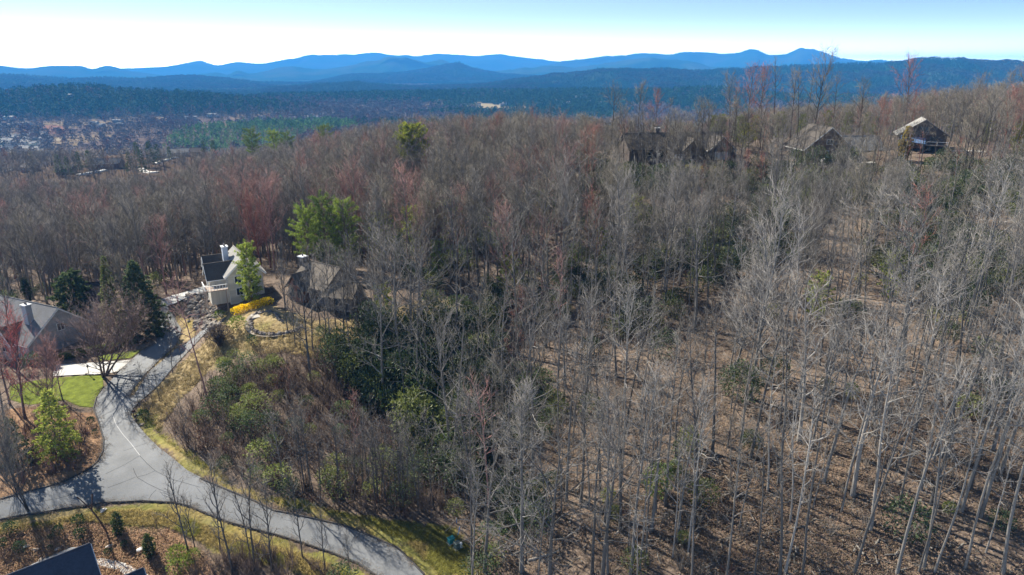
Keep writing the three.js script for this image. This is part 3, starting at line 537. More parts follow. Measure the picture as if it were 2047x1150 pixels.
// ---------------------------------------------------------------- the woods
const kinds = {
  pole: [0, 1, 2, 3, 4, 5, 6, 7, 8].map((k) => bareTree(60 + k, { H: 13 + k, r0: 0.07 + 0.008 * k, from: 0.34 + 0.04 * (k % 3), limbs: 13 + k, length: 2.4 + 0.25 * (k % 3), low: 1.35, high: 0.55, sub: 4, twigs: 3, twigLength: 0.9, twigR: 0.017, wobble: 0.7, rise: 0.07, stub: 0.2 })),
  slender: [0, 1, 2, 3, 4, 5, 6, 7, 8].map((k) => bareTree(100 + k, { H: 19.5 + k * 0.8, r0: 0.11 + 0.012 * ((k * 4) % 9), from: 0.4 + 0.04 * (k % 4), limbs: 11 + k, length: 3.4 + 0.4 * (k % 3), low: 1.3, high: 0.42, sub: 4, twigs: 4, twigLength: 1.15, twigR: 0.019, wobble: 0.65, rise: 0.1, stub: 0.16 })),
  vase: [0, 1, 2, 3].map((k) => bareTree(140 + k, { H: 16 + k * 1.2, r0: 0.22, from: 0.24, limbs: 20, length: 6 + 0.4 * k, low: 0.85, high: 0.2, sub: 7, twigs: 6, twigLength: 1.2, twigR: 0.018, rise: 0.14, wobble: 0.42, shape: 'vase', stems: 1 + (k % 3), spread: 0.22 })),
  spreading: [0, 1, 2].map((k) => bareTree(170 + k, { H: 19 + k, r0: 0.28, from: 0.3, limbs: 15, length: 6.8, low: 1.4, high: 0.4, sub: 7, twigs: 5, twigLength: 1.3, twigR: 0.022, wobble: 0.75, rise: 0.08, shape: 'round', stub: 0.14 })),
  round: [0, 1, 2, 3].map((k) => bareTree(190 + k, { H: 17 + k * 0.9, r0: 0.2, from: 0.3, limbs: 17, length: 4.8, low: 1.15, high: 0.25, sub: 6, twigs: 5, twigLength: 1.4, twigR: 0.028, wobble: 0.5, shape: 'round', rise: 0.13 })),
  bushy: [0].map(() => bareTree(205, { H: 23, r0: 0.27, from: 0.1, limbs: 38, length: 5.6, low: 1.6, high: 0.5, sub: 8, twigs: 6, twigLength: 1.2, twigR: 0.018, wobble: 0.6, rise: 0.05, shape: 'low', stems: 1 })),
  sapling: [0, 1, 2, 3].map((k) => bareTree(210 + k, { H: 9 + k * 1.6, r0: 0.075 + 0.008 * k, from: 0.2, limbs: 13, length: 2.4, low: 0.95, high: 0.3, sub: 4, twigs: 4, twigLength: 0.8, twigR: 0.015, wobble: 0.45 })),
};
const coarse = {
  round: [0, 1, 2, 3].map((k) => joined(bareTree(230 + k, { H: 15 + k * 1.3, r0: 0.22, from: 0.3, limbs: 12, length: 5, low: 1.1, high: 0.25, sub: 4, twigs: 4, twigLength: 2.0, twigR: 0.05, wobble: 0.5, shape: 'round' }))),
};
const woods = {
  pale: [[0.135, 0.128, 0.121], [0.215, 0.20, 0.185]], grey: [[0.085, 0.079, 0.074], [0.138, 0.127, 0.116]], brown: [[0.075, 0.062, 0.052], [0.158, 0.139, 0.109]],
  dusk: [[0.07, 0.064, 0.06], [0.136, 0.124, 0.115]], red: [[0.11, 0.088, 0.08], [0.215, 0.098, 0.08]], pink: [[0.12, 0.10, 0.095], [0.25, 0.14, 0.125]], crimson: [[0.13, 0.09, 0.085], [0.33, 0.085, 0.075]],
};
const woodMats = Object.fromEntries(Object.entries(woods).map(([k, [a, b]]) => [k, [woodMat(...a), woodMat(...b)]]));
const looks = { pole: 'thin straight', slender: 'tall slender', vase: 'feathery', spreading: 'crooked', bushy: 'bushy', round: 'rounded', sapling: 'young' };
const tones = { pale: 'pale', grey: 'grey', brown: 'brown', dusk: 'dark', red: 'red budding', pink: 'pink budding', crimson: 'crimson budding' };
const landmarks = [[902, 1085, 'the teal utility box'], [1100, 1100, 'the fallen log'], [520, 610, 'the yellow hedge'], [440, 670, 'the round brown bush'], [460, 560, 'the cream house'], [650, 580, 'the stone house'],
  [560, 680, 'the ring of garden stones'], [60, 680, 'the grey roofed house'], [285, 600, 'the large dark conifer'], [250, 950, 'the road junction'], [110, 860, 'the yellow green hemlock'], [180, 735, 'the white driveway'], [650, 440, 'the bright green pines'], [825, 295, 'the round topped pine'],
  [1340, 315, 'the long hilltop house'], [1620, 300, 'the gabled hilltop house'], [1840, 280, 'the blue porch roof'], [1480, 590, 'the bushiest tree'], [1385, 880, 'the yellow green bush'], [1310, 960, 'the bright laurel'], [1480, 770, 'the dark green laurel'],
  [1190, 460, 'the red maple'], [1040, 620, 'the low pinkish red tree'], [800, 900, 'the dark hollow'], [640, 1050, 'the bend of the road'], [850, 470, 'the yellow green saplings'], [1940, 480, 'the upper right slope'], [1707, 1100, 'the tall forked tree'], [2006, 1130, 'the thick pale trunk'], [1802, 700, 'the big forked oak'], [1043, 1130, 'the big bushy roadside tree'], [300, 400, 'the wooded spur'], [150, 480, 'the lower woods'], [1560, 950, 'the leafy open slope'], [1850, 950, 'the lower right slope'], [1300, 500, 'the middle of the upper slope'], [1650, 560, 'the leafy upper clearing']];
const ranks = ['nearest', 'second', 'third', 'fourth', 'fifth', 'sixth', 'seventh', 'eighth', 'ninth', 'tenth', 'eleventh', 'twelfth', 'thirteenth', 'fourteenth', 'fifteenth', 'sixteenth', 'seventeenth', 'eighteenth', 'nineteenth', 'twentieth'];

const keepClear = [];                                           // [x, z, radius]
for (const [px, py, rad] of [[60, 690, 13], [20, 700, 12], [185, 585, 7], [455, 580, 11], [470, 600, 8], [640, 570, 11], [605, 590, 6], [500, 640, 8], [560, 665, 9], [438, 692, 9], [535, 655, 8], [505, 625, 6], [1340, 300, 10], [1290, 306, 9], [1400, 304, 10], [1620, 306, 9], [1700, 306, 9], [1850, 296, 12], [1850, 318, 9], [1930, 301, 5], [120, 1130, 14], [60, 1120, 14], [240, 1140, 8], [905, 1085, 5], [1043, 1140, 4], [1085, 1135, 5], [1115, 1112, 6], [285, 640, 5], [222, 625, 4]]) { const p = at(px, py); keepClear.push([p.x, p.z, rad]); }
const farClear = [];
for (const [px, py, rad] of [[216, 334, 15], [198, 336, 14], [205, 344, 7], [180, 347, 7], [160, 349, 6], [300, 312, 14], [318, 314, 13], [388, 311, 13], [360, 312, 13], [292, 342, 7], [308, 344, 7], [330, 320, 7], [133, 345, 10], [62, 342, 9], [15, 341, 7], [40, 336, 6]]) { const p = at(px, py); farClear.push([p.x, p.z, rad]); const q = at(px, py + 5); farClear.push([q.x, q.z, rad]); }
const polyOpen = [[1290, 740], [1420, 640], [1520, 560], [1720, 550], [1780, 700], [1720, 800], [1500, 920], [1330, 930]];
const polyBrush = [[322, 900], [352, 850], [400, 790], [450, 740], [520, 715], [640, 720], [700, 760], [760, 830], [860, 930], [930, 1030], [900, 1050], [780, 1040], [620, 1018], [500, 985], [420, 945]];
const polyHollow = [[640, 750], [740, 690], [860, 640], [980, 640], [1000, 740], [960, 900], [930, 1010], [820, 900], [700, 800]];
const polyYard = [[400, 680], [430, 560], [560, 540], [760, 560], [920, 585], [990, 610], [960, 650], [760, 690], [560, 710], [450, 700]];
function zoneOf(px, py, r) {
  if (inPoly(polyBrush, px, py)) return { keep: 0.07, mix: ['sapling', 'sapling', 'slender'], tone: ['grey', 'brown', 'dusk', 'brown', 'dusk', 'pink'] };
  if (inPoly(polyYard, px, py)) return { keep: 0.07, mix: ['slender', 'sapling', 'round', 'spreading'], tone: ['grey', 'brown', 'grey', 'pink'] };
  if (px < 430 && py > 600) return { keep: py < 760 ? 0.14 : 0, mix: ['sapling', 'sapling', 'round'], tone: ['dusk', 'pink', 'brown'] };
  if (px < 880 && py > 985) return { keep: 0, mix: ['sapling'], tone: ['grey'] };
  if (px < 640 && py >= 400) return { keep: 0.48, mix: ['round', 'round', 'slender', 'spreading', 'vase'], tone: ['dusk', 'dusk', 'grey', 'brown', 'dusk', 'grey', 'brown', 'dusk', 'dusk', 'pink'] };
  if (py < (px < 1150 ? 355 : 405)) return px < 1150 ? { keep: 0.52, mix: ['round', 'round', 'slender', 'vase'], tone: ['brown', 'brown', 'dusk', 'brown', 'grey', 'brown', 'dusk', 'brown', 'red'] } : { keep: 0.4, mix: ['slender', 'round', 'spreading', 'pole'], tone: ['brown', 'brown', 'brown', 'dusk', 'grey', 'brown', 'brown', 'red'] };
  if (px < 640) return { keep: 0.52, mix: ['round', 'round', 'vase', 'slender'], tone: ['dusk', 'dusk', 'dusk', 'brown', 'grey', 'dusk', 'brown', 'dusk', 'pink'] };
  if (px < 1120 && py < 640) return { keep: 0.5, mix: ['slender', 'pole', 'slender', 'round', 'vase', 'spreading'], tone: ['brown', 'grey', 'grey', 'brown', 'grey', 'brown', 'grey', 'grey', 'brown', 'pink'] };
  if (inPoly(polyHollow, px, py)) return { keep: 0.26, mix: ['slender', 'pole', 'spreading'], tone: ['grey', 'grey', 'dusk'] };
  if (px < 1120) return { keep: 0.45, mix: ['slender', 'pole', 'sapling', 'pole', 'spreading'], tone: ['grey', 'grey', 'brown', 'grey', 'dusk', 'grey', 'brown', 'pink'] };
  if (py < 600) return { keep: 0.46, mix: ['slender', 'pole', 'pole', 'pole', 'slender', 'vase', 'sapling', 'pole'], tone: ['pale', 'grey', 'pale', 'grey', 'brown'] };
  return { keep: 0.58, mix: ['pole', 'pole', 'pole', 'slender', 'sapling', 'pole', 'slender', 'pole', 'pole', 'pole', 'spreading'], tone: ['pale', 'grey', 'pale', 'grey', 'grey'] };
}
// how high the crowns reach, surveyed from the photograph: [pixel column, pixel row] for woods nearer or farther than the hilltop houses
const profile = (pts) => (px) => { if (px <= pts[0][0]) return pts[0][1]; for (let k = 1; k < pts.length; k++) if (px <= pts[k][0]) return lerp(pts[k - 1][1], pts[k][1], (px - pts[k - 1][0]) / (pts[k][0] - pts[k - 1][0])); return pts[pts.length - 1][1]; };
const reachNear = profile([[0, 368], [200, 362], [330, 356], [420, 322], [520, 305], [600, 285], [700, 262], [800, 240], [900, 226], [1000, 230], [1100, 242], [1180, 250], [1235, 300], [1270, 330], [1450, 334], [1490, 305], [1550, 305], [1580, 336], [1760, 336], [1790, 318], [1960, 316], [2000, 285], [2060, 270]]);
const reachFar = profile([[0, 300], [300, 300], [420, 305], [600, 285], [800, 240], [1000, 232], [1150, 236], [1250, 242], [1400, 246], [1500, 222], [1650, 214], [1800, 196], [1900, 182], [2060, 170]]);
function fitHeight(x, y, z, H, jitter) {                        // share of the height H that stays under the skyline
  const [px] = project(x, y, z), far = Math.hypot(x, z), notch = px > 782 && px < 872 && far < 246 ? 352 : 0, limit = Math.max(notch, (far > (px > 1150 ? 236 : px < 420 ? 548 : 470) ? reachFar : reachNear)(px)) + jitter, r = rayOf(px, limit), top = EYE - r.d / r.f * -z;
  return Math.min(1, (top - y) / H);
}
const planted = [];                                             // [x, z, kind, variant, tone, scale, turn, special label or null]
const rf = R(77);
const crowd = {}; const key = (x, z) => Math.floor(x / 6) + ',' + Math.floor(z / 6);
const near2 = (x, z, d) => { for (let i = -1; i <= 1; i++) for (let j = -1; j <= 1; j++) for (const [a, b] of crowd[key(x + i * 6, z + j * 6)] ?? []) if ((a - x) ** 2 + (b - z) ** 2 < d * d) return true; return false; };
const settle = (x, z) => (crowd[key(x, z)] ??= []).push([x, z]);
const put = (px, py, kind, variant, tone, scale, label) => { const p = at(px, py); settle(p.x, p.z); planted.push([p.x, p.z, kind, variant, tone, scale, rf() * 6.28, label ?? null]); };
// trees that can be told apart in the photograph, by the foot of their trunk
put(1043, 1146, 'bushy', 0, 'pale', 1.0, 'big bushy grey tree standing at the roadside end of the fallen log');
put(1707, 1148, 'slender', 5, 'grey', 1.1, 'tall forked grey tree rising alone from the lowest part of the open slope');
put(2006, 1150, 'slender', 3, 'pale', 1.2, 'thick pale trunked tree at the edge of the open slope');
put(1802, 740, 'spreading', 0, 'pale', 1.15, 'big forked oak with pale crooked limbs half way up the slope');
put(1500, 800, 'vase', 3, 'pale', 1.35, 'bushy feathery crowned grey tree standing on the open leafy slope');
put(1462, 760, 'vase', 1, 'pale', 1.1, 'feathery many stemmed grey tree just behind the bushiest tree on the slope');
put(1190, 560, 'vase', 0, 'red', 0.95, 'red budding maple glowing among grey trees in the wooded hollow');
put(1040, 685, 'round', 2, 'pink', 0.55, 'low pinkish red budding tree at the edge of the hollow');
put(880, 560, 'vase', 2, 'pink', 0.85, 'pale pink budding tree uphill of the dark hollow');
put(750, 470, 'round', 1, 'red', 0.9, 'red budding tree on the brown ridge above the pines');
put(545, 480, 'vase', 1, 'red', 0.9, 'rusty red budding tree behind the cream house');
put(211, 766, 'vase', 0, 'brown', 0.001, null); planted.pop();
for (const [px, py, s] of [[1183, 1150, 1], [1215, 1150, 1.05], [1260, 1150, 1.05], [1278, 1143, 0.9], [1290, 1136, 0.95], [1303, 1061, 0.95], [1330, 1011, 0.9], [1355, 1085, 1], [1388, 1054, 0.95], [1395, 1011, 1.1], [1424, 907, 0.95], [1351, 915, 0.9], [1283, 918, 0.85], [1094, 1046, 0.7], [950, 1029, 0.9], [965, 955, 0.9], [1146, 882, 1], [1132, 1003, 1.05], [1167, 879, 1], [1243, 907, 0.95], [1604, 1150, 1.1], [1508, 1150, 1.05], [1793, 1150, 1.1], [1836, 1146, 1], [1846, 1140, 1.05], [1868, 1146, 1], [1939, 979, 1.05], [1921, 1025, 1.05], [1860, 1011, 1.05], [1682, 1025, 1], [1622, 897, 1], [1647, 965, 1.05],
  [1500, 918, 1], [1557, 968, 0.95], [1454, 897, 0.9], [1482, 879, 0.9], [1960, 1036, 1.05], [1766, 740, 1], [1849, 740, 1.05], [1639, 731, 1.05], [1651, 737, 1], [1553, 672, 0.95], [1719, 713, 0.95], [1689, 699, 0.95], [1707, 613, 0.9], [1521, 740, 1], [1574, 740, 0.9], [1740, 740, 0.95], [1908, 737, 1], [1932, 684, 1], [1991, 737, 1], [2020, 800, 1.05], [1560, 850, 0.95], [1590, 820, 0.9], [1830, 860, 1], [1900, 880, 1], [1985, 900, 1.05], [1745, 850, 1], [1200, 980, 0.9], [1240, 1060, 0.95]]) put(px, py, 'slender', Math.floor(rf() * 9), rf() < 0.5 ? 'pale' : 'grey', s * (0.92 + 0.16 * rf()), null);
for (const [px, py, s, t] of [[378, 1113, 1.25, 'slim bare roadside tree with sparse branches in front of the junction'], [389, 1094, 0.85, 'thin bare sapling close beside the slim roadside tree in front of the junction'], [464, 1148, 1.4, 'taller dark bare tree with upright limbs on the near bank of the road'], [501, 1116, 0.95, null], [508, 1141, 1.3, null], [543, 1138, 1.35, null], [605, 1115, 0.9, null], [650, 1140, 0.7, null], [440, 1100, 0.8, null], [700, 1149, 0.6, null]]) put(px, py, 'sapling', Math.floor(rf() * 4), 'grey', s, t);
for (const [px, py, s] of [[283, 830, 0.55], [318, 800, 0.6], [290, 800, 0.65], [374, 893, 0.8], [305, 810, 0.5], [345, 745, 0.7], [362, 720, 0.75], [590, 690, 1.1], [625, 700, 1.2], [655, 700, 1.25], [600, 700, 0.9], [720, 700, 1.3], [575, 665, 1.2], [640, 655, 1.3], [670, 650, 1.1]]) put(px, py, 'sapling', Math.floor(rf() * 4), 'dusk', s, null);
for (const [px, py, k, v, tone, s, t] of [
  [50, 838, 'vase', 0, 'crimson', 0.95, 'red budding tree in front of the grey roofed house'], [15, 880, 'round', 2, 'pink', 0.95, 'pink budding tree in the planted corner by the frame edge'], [95, 840, 'vase', 1, 'pink', 0.75, null], [20, 810, 'round', 1, 'pink', 0.95, null], [125, 800, 'sapling', 1, 'pink', 1.1, null],
  [59, 1022, 'vase', 2, 'grey', 0.7, 'grey bare tree leaning over the road at the left of the junction'], [10, 960, 'vase', 1, 'grey', 0.6, null], [30, 980, 'sapling', 0, 'dusk', 0.9, null], [170, 890, 'sapling', 2, 'dusk', 0.5, null],
  [1625, 285, 'round', 0, 'brown', 1.5, 'tallest round crowned bare tree standing out above the gabled hilltop house'], [1490, 290, 'round', 2, 'red', 1.25, 'red tinged round crowned tree standing out against the dark mountain'], [1470, 285, 'slender', 1, 'red', 1, null], [1385, 280, 'spreading', 2, 'brown', 1.05, 'broad bare oak in front of the long brown hilltop house'], [1565, 275, 'slender', 2, 'brown', 1.1, null], [1740, 270, 'spreading', 1, 'brown', 1.25, null], [1770, 270, 'round', 3, 'brown', 1.3, null], [1805, 275, 'round', 1, 'red', 1.45, null], [1860, 260, 'spreading', 0, 'brown', 1.1, null], [1940, 270, 'round', 0, 'brown', 1.2, null], [2035, 290, 'slender', 4, 'brown', 1.3, null], [1222, 300, 'spreading', 2, 'brown', 1.1, null], [1275, 295, 'round', 3, 'brown', 1.1, null], [1310, 300, 'round', 2, 'red', 0.95, null], [1590, 300, 'slender', 3, 'brown', 1.1, null], [1520, 300, 'slender', 0, 'brown', 1.2, null], [1660, 300, 'slender', 5, 'brown', 1, null], [1715, 290, 'round', 2, 'brown', 1, null], [1170, 300, 'round', 1, 'brown', 1, null],
]) put(px, py, k, v, tone, s, t);
for (const [px, py, k, tone, s] of [[622, 765, 'spreading', 'grey', 0.85], [690, 700, 'spreading', 'grey', 0.8], [725, 655, 'slender', 'grey', 0.85], [660, 625, 'round', 'grey', 0.7], [745, 640, 'vase', 'grey', 0.7], [790, 700, 'slender', 'dusk', 0.9], [705, 760, 'slender', 'grey', 0.95], [570, 620, 'sapling', 'grey', 1.1], [690, 628, 'vase', 'dusk', 0.6], [770, 610, 'round', 'dusk', 0.8]]) put(px, py, k, Math.floor(rf() * 3), tone, s, null);
for (let k = 0; k < 46; k++) { const t = rf(), px = lerp(600, 945, t), py = lerp(992, 1046, t) - 46 * rf() * (0.4 + 0.6 * t); put(px, py, rf() < 0.7 ? 'pole' : 'sapling', Math.floor(rf() * 4), rf() < 0.6 ? 'dusk' : 'grey', 0.7 + 0.3 * rf(), null); }
for (const [px, py, k, v, tone, sc] of [[1455, 282, 'round', 1, 'brown', 1.15], [1505, 284, 'round', 3, 'red', 1.2], [1545, 278, 'slender', 6, 'brown', 1.2], [1580, 280, 'round', 0, 'brown', 1.2], [1605, 276, 'slender', 4, 'brown', 1.15], [1690, 272, 'round', 2, 'red', 1.3], [1722, 270, 'slender', 7, 'brown', 1.3], [1755, 266, 'round', 1, 'brown', 1.35], [1790, 264, 'slender', 2, 'brown', 1.4], [1815, 262, 'round', 3, 'red', 1.3], [1885, 262, 'round', 2, 'brown', 1.15], [1925, 264, 'round', 1, 'red', 1.25], [1965, 268, 'spreading', 2, 'brown', 1.15], [2000, 270, 'round', 3, 'brown', 1.2], [2040, 272, 'round', 0, 'red', 1.3], [1240, 296, 'round', 2, 'brown', 1.05], [1200, 300, 'slender', 1, 'brown', 1.0]]) put(px, py, k, v, tone, sc, null);
for (let k = 0; k < 88; k++) { const px = lerp(1225, 2000, (k + rf()) / 88), py = lerp(331, 378, rf()); if (px > 1785 && px < 1910 && k % 3) continue; put(px, py, ['slender', 'slender', 'pole', 'round'][Math.floor(rf() * 4)], Math.floor(rf() * 4), rf() < 0.7 ? 'brown' : 'grey', 0.62 + 0.36 * rf(), null); }
for (let k = 0; k < 22; k++) put(lerp(1615, 1770, rf()), lerp(375, 545, rf()), ['pole', 'slender', 'pole', 'vase'][k % 4], Math.floor(rf() * 4), k % 2 ? 'grey' : 'pale', 0.6 + 0.25 * rf(), null);
for (let k = 0; k < 26; k++) put(lerp(1230, 1480, (k + rf()) / 26), lerp(324, 346, rf()), ['slender', 'round', 'pole'][k % 3], Math.floor(rf() * 4), k % 4 ? 'brown' : 'dusk', 0.62 + 0.3 * rf(), null);
const handPlaced = planted.length;
for (let f = 62; f < 400; f += 3.2) for (let x = -0.82 * f - 14; x < 0.82 * f + 14; x += 3.2) {
  const X = x + (rf() - 0.5) * 3.1, Z = -(f + (rf() - 0.5) * 3.1), pick = rf(), kindPick = rf(), tonePick = rf(), size = 0.78 + 0.4 * rf(), turn = rf() * 6.28, vp = rf();
  if (map.roadEdge(X, Z) > 0.02 || map.road(X, Z) > 0.02 || map.lawn(X, Z) > 0.05 || map.verge(X, Z) > 0.3 || map.bankGrass(X, Z) > 0.4 || map.hillLawn(X, Z) > 0.25 || map.bed(X, Z) > 0.3) continue;
  const y = height(X, Z), [px, py, depth] = project(X, y, Z), top = project(X, y + 24, Z);
  if (depth < 40 || px < -110 || px > 2160 || top[1] > 1180 || (py > 1150 && px < 900)) continue;
  const z = zoneOf(px, py), far = Math.hypot(X, Z);
  if (pick > z.keep * (inPoly(polyOpen, px, py) ? 0.5 : 1) * (0.65 + 0.7 * fbm(X / 16, Z / 16 + 3, 2)) * (far > 240 ? 0.75 : 1)) continue;
  if (keepClear.some(([a, b, c]) => (a - X) ** 2 + (b - Z) ** 2 < c * c) || near2(X, Z, 1.7)) continue;
  const kind = z.mix[Math.floor(kindPick * z.mix.length)], tone = rf() < (px < 1150 || py < 350 ? 0.02 : 0.004) ? 'red' : z.tone[Math.floor(tonePick * z.tone.length)];
  const tall = { pole: 18, slender: 24, vase: 19, spreading: 20, round: 19, sapling: 12 }[kind] * size, poke = rf(), fit = px > 1150 && far < 240 && far > 165 && poke < 0.75 && (kind === 'pole' || kind === 'slender') ? Math.min(1, (12 + 5 * rf()) / tall) : fitHeight(X, y, Z, tall, 22 * rf()); if (fit < 0.36 || (fit < 0.6 && rf() < 0.35)) continue;
  if (!seen(X, y + tall * fit, Z)) continue;
  settle(X, Z);
  planted.push([X, Z, kind, Math.floor(vp * kinds[kind].length), tone, size * fit, turn, null]);
}
// the ones that show largest become trees of their own, the rest of the wood one mass
{
  const order = planted.map((t, i) => [i < handPlaced ? -1000 + i * 0.001 : Math.hypot(t[0], t[1]) / ({ sapling: 0.75, pole: 0.9 }[t[2]] ?? 1) - (t[4] === 'red' ? 60 : 0), t]).sort((a, b) => a[0] - b[0]).map((q) => q[1]);
  const SINGLE = 330, count = {};
  const protos = {};
  const proto = (kind, v, tone) => (protos[kind + v + tone] ??= treeThing(kind === 'sapling' ? 'bare_sapling' : tone === 'red' || tone === 'pink' || tone === 'crimson' ? 'budding_tree' : 'bare_tree', kinds[kind][v], ...woodMats[tone]));
  const singles = order.slice(0, SINGLE).map((t) => { const y = height(t[0], t[1]), [px, py] = project(t[0], y, t[1]); return { t, px, py: Math.min(py, 1150) }; });
  // say which one: its look, then where it stands from the nearest landmark
  const groups = {};
  for (const s of singles) {
    if (s.t[7]) continue;
    let best = null, bd = 1e9; for (const l of landmarks) { const d = Math.hypot(l[0] - s.px, (l[1] - s.py) * 1.3); if (d < bd && d > 6) { bd = d; best = l; } }
    const dx = s.px - best[0], dy = (s.py - best[1]) * 1.3, side = Math.abs(dx) > Math.abs(dy) ? (dx > 0 ? 'right of' : 'left of') : dy > 0 ? 'in front of' : 'behind';
    const look = looks[s.t[2]] + ' ' + tones[s.t[4]]; (groups[look + '|' + side + '|' + best[2]] ??= []).push([bd, s]);
  }
  for (const [k, list] of Object.entries(groups)) { const [look, side, mark] = k.split('|'); list.sort((a, b) => a[0] - b[0]).forEach(([, s], i) => { s.label = `${look} tree, ${list.length > 1 ? ranks[i] + ' ' : ''}${side} ${mark}`; }); }
  for (const { t, label } of singles) {
    const [x, z, kind, v, tone, scale, turn, special] = t, p = proto(kind, v, tone);
    const one = plant(p, { x, z }, turn, [scale * (0.94 + 0.12 * rf()), scale, scale], special ?? label, kind === 'sapling' ? 'sapling' : 'tree', kind === 'sapling' ? 'leafless young trees' : tone === 'red' || tone === 'pink' || tone === 'crimson' ? 'trees with red buds' : 'leafless trees of the hillside wood');
    one.rotation.x = (rf() - 0.5) * 0.07; one.rotation.z = (rf() - 0.5) * 0.07;
  }
  const geos = [], where = {}, spots = [];
  for (const k of Object.keys(kinds)) kinds[k].forEach((g, v) => { where[k + v] = geos.length; geos.push(joined(g)); });
  for (const [x, z, kind, v, tone, s, turn] of order.slice(SINGLE)) { const c = woods[tone][1], m = 0.85 + 0.3 * rf(); spots.push([x, height(x, z), z, turn, s, s, where[kind + v], c[0] * m, c[1] * m, c[2] * m, (rf() - 0.5) * 0.14, (rf() - 0.5) * 0.14]); }
  scattered('hillside_woods', 'mass of leafless grey and brown trees covering the hillside behind the nearest trees', geos, WHITE, spots);
}
// woods farther off, down to the valley
{
  const spots = [], r = R(991);
  for (let q = 400; q < 1400; q *= 1.021) for (let a = -0.66; a < 0.66; a += 0.021 * 400 / Math.min(q, 900)) {
    const A = a + (r() - 0.5) * 0.02, Q = q * (1 + (r() - 0.5) * 0.02), x = Math.sin(A) * Q, z = -Math.cos(A) * Q, n = fbm(x / 60, z / 60, 2), pick = r(), t = r(), s = 0.75 + 0.5 * r(), turn = r() * 6.28, kind = Math.floor(r() * 4);
    if (pick > 0.6 + 0.5 * n || inPoly(plantation, x, -z) || farClear.some(([b, c, d]) => (b - x) ** 2 + (c - z) ** 2 < d * d)) continue;
    const y = height(x, z), fit = fitHeight(x, y, z, 18 * s, 10 * r()); if (fit < 0.4 || !seen(x, y + 16 * fit, z)) continue;
    const left = clamp(0.5 - a * 1.2), c = t < 0.035 ? [0.2, 0.09, 0.07] : t < 0.13 ? [0.17, 0.135, 0.12] : [lerp(0.16, 0.134, left), lerp(0.14, 0.124, left), lerp(0.11, 0.117, left)], m = 0.8 + 0.4 * r();
    spots.push([x, y, z, turn, s * Math.sqrt(fit), s * fit, kind, c[0] * m, c[1] * m, c[2] * m]);
  }
  scattered('lower_woods', 'mass of brown leafless woods falling away towards the valley', coarse.round, WHITE, spots);
}

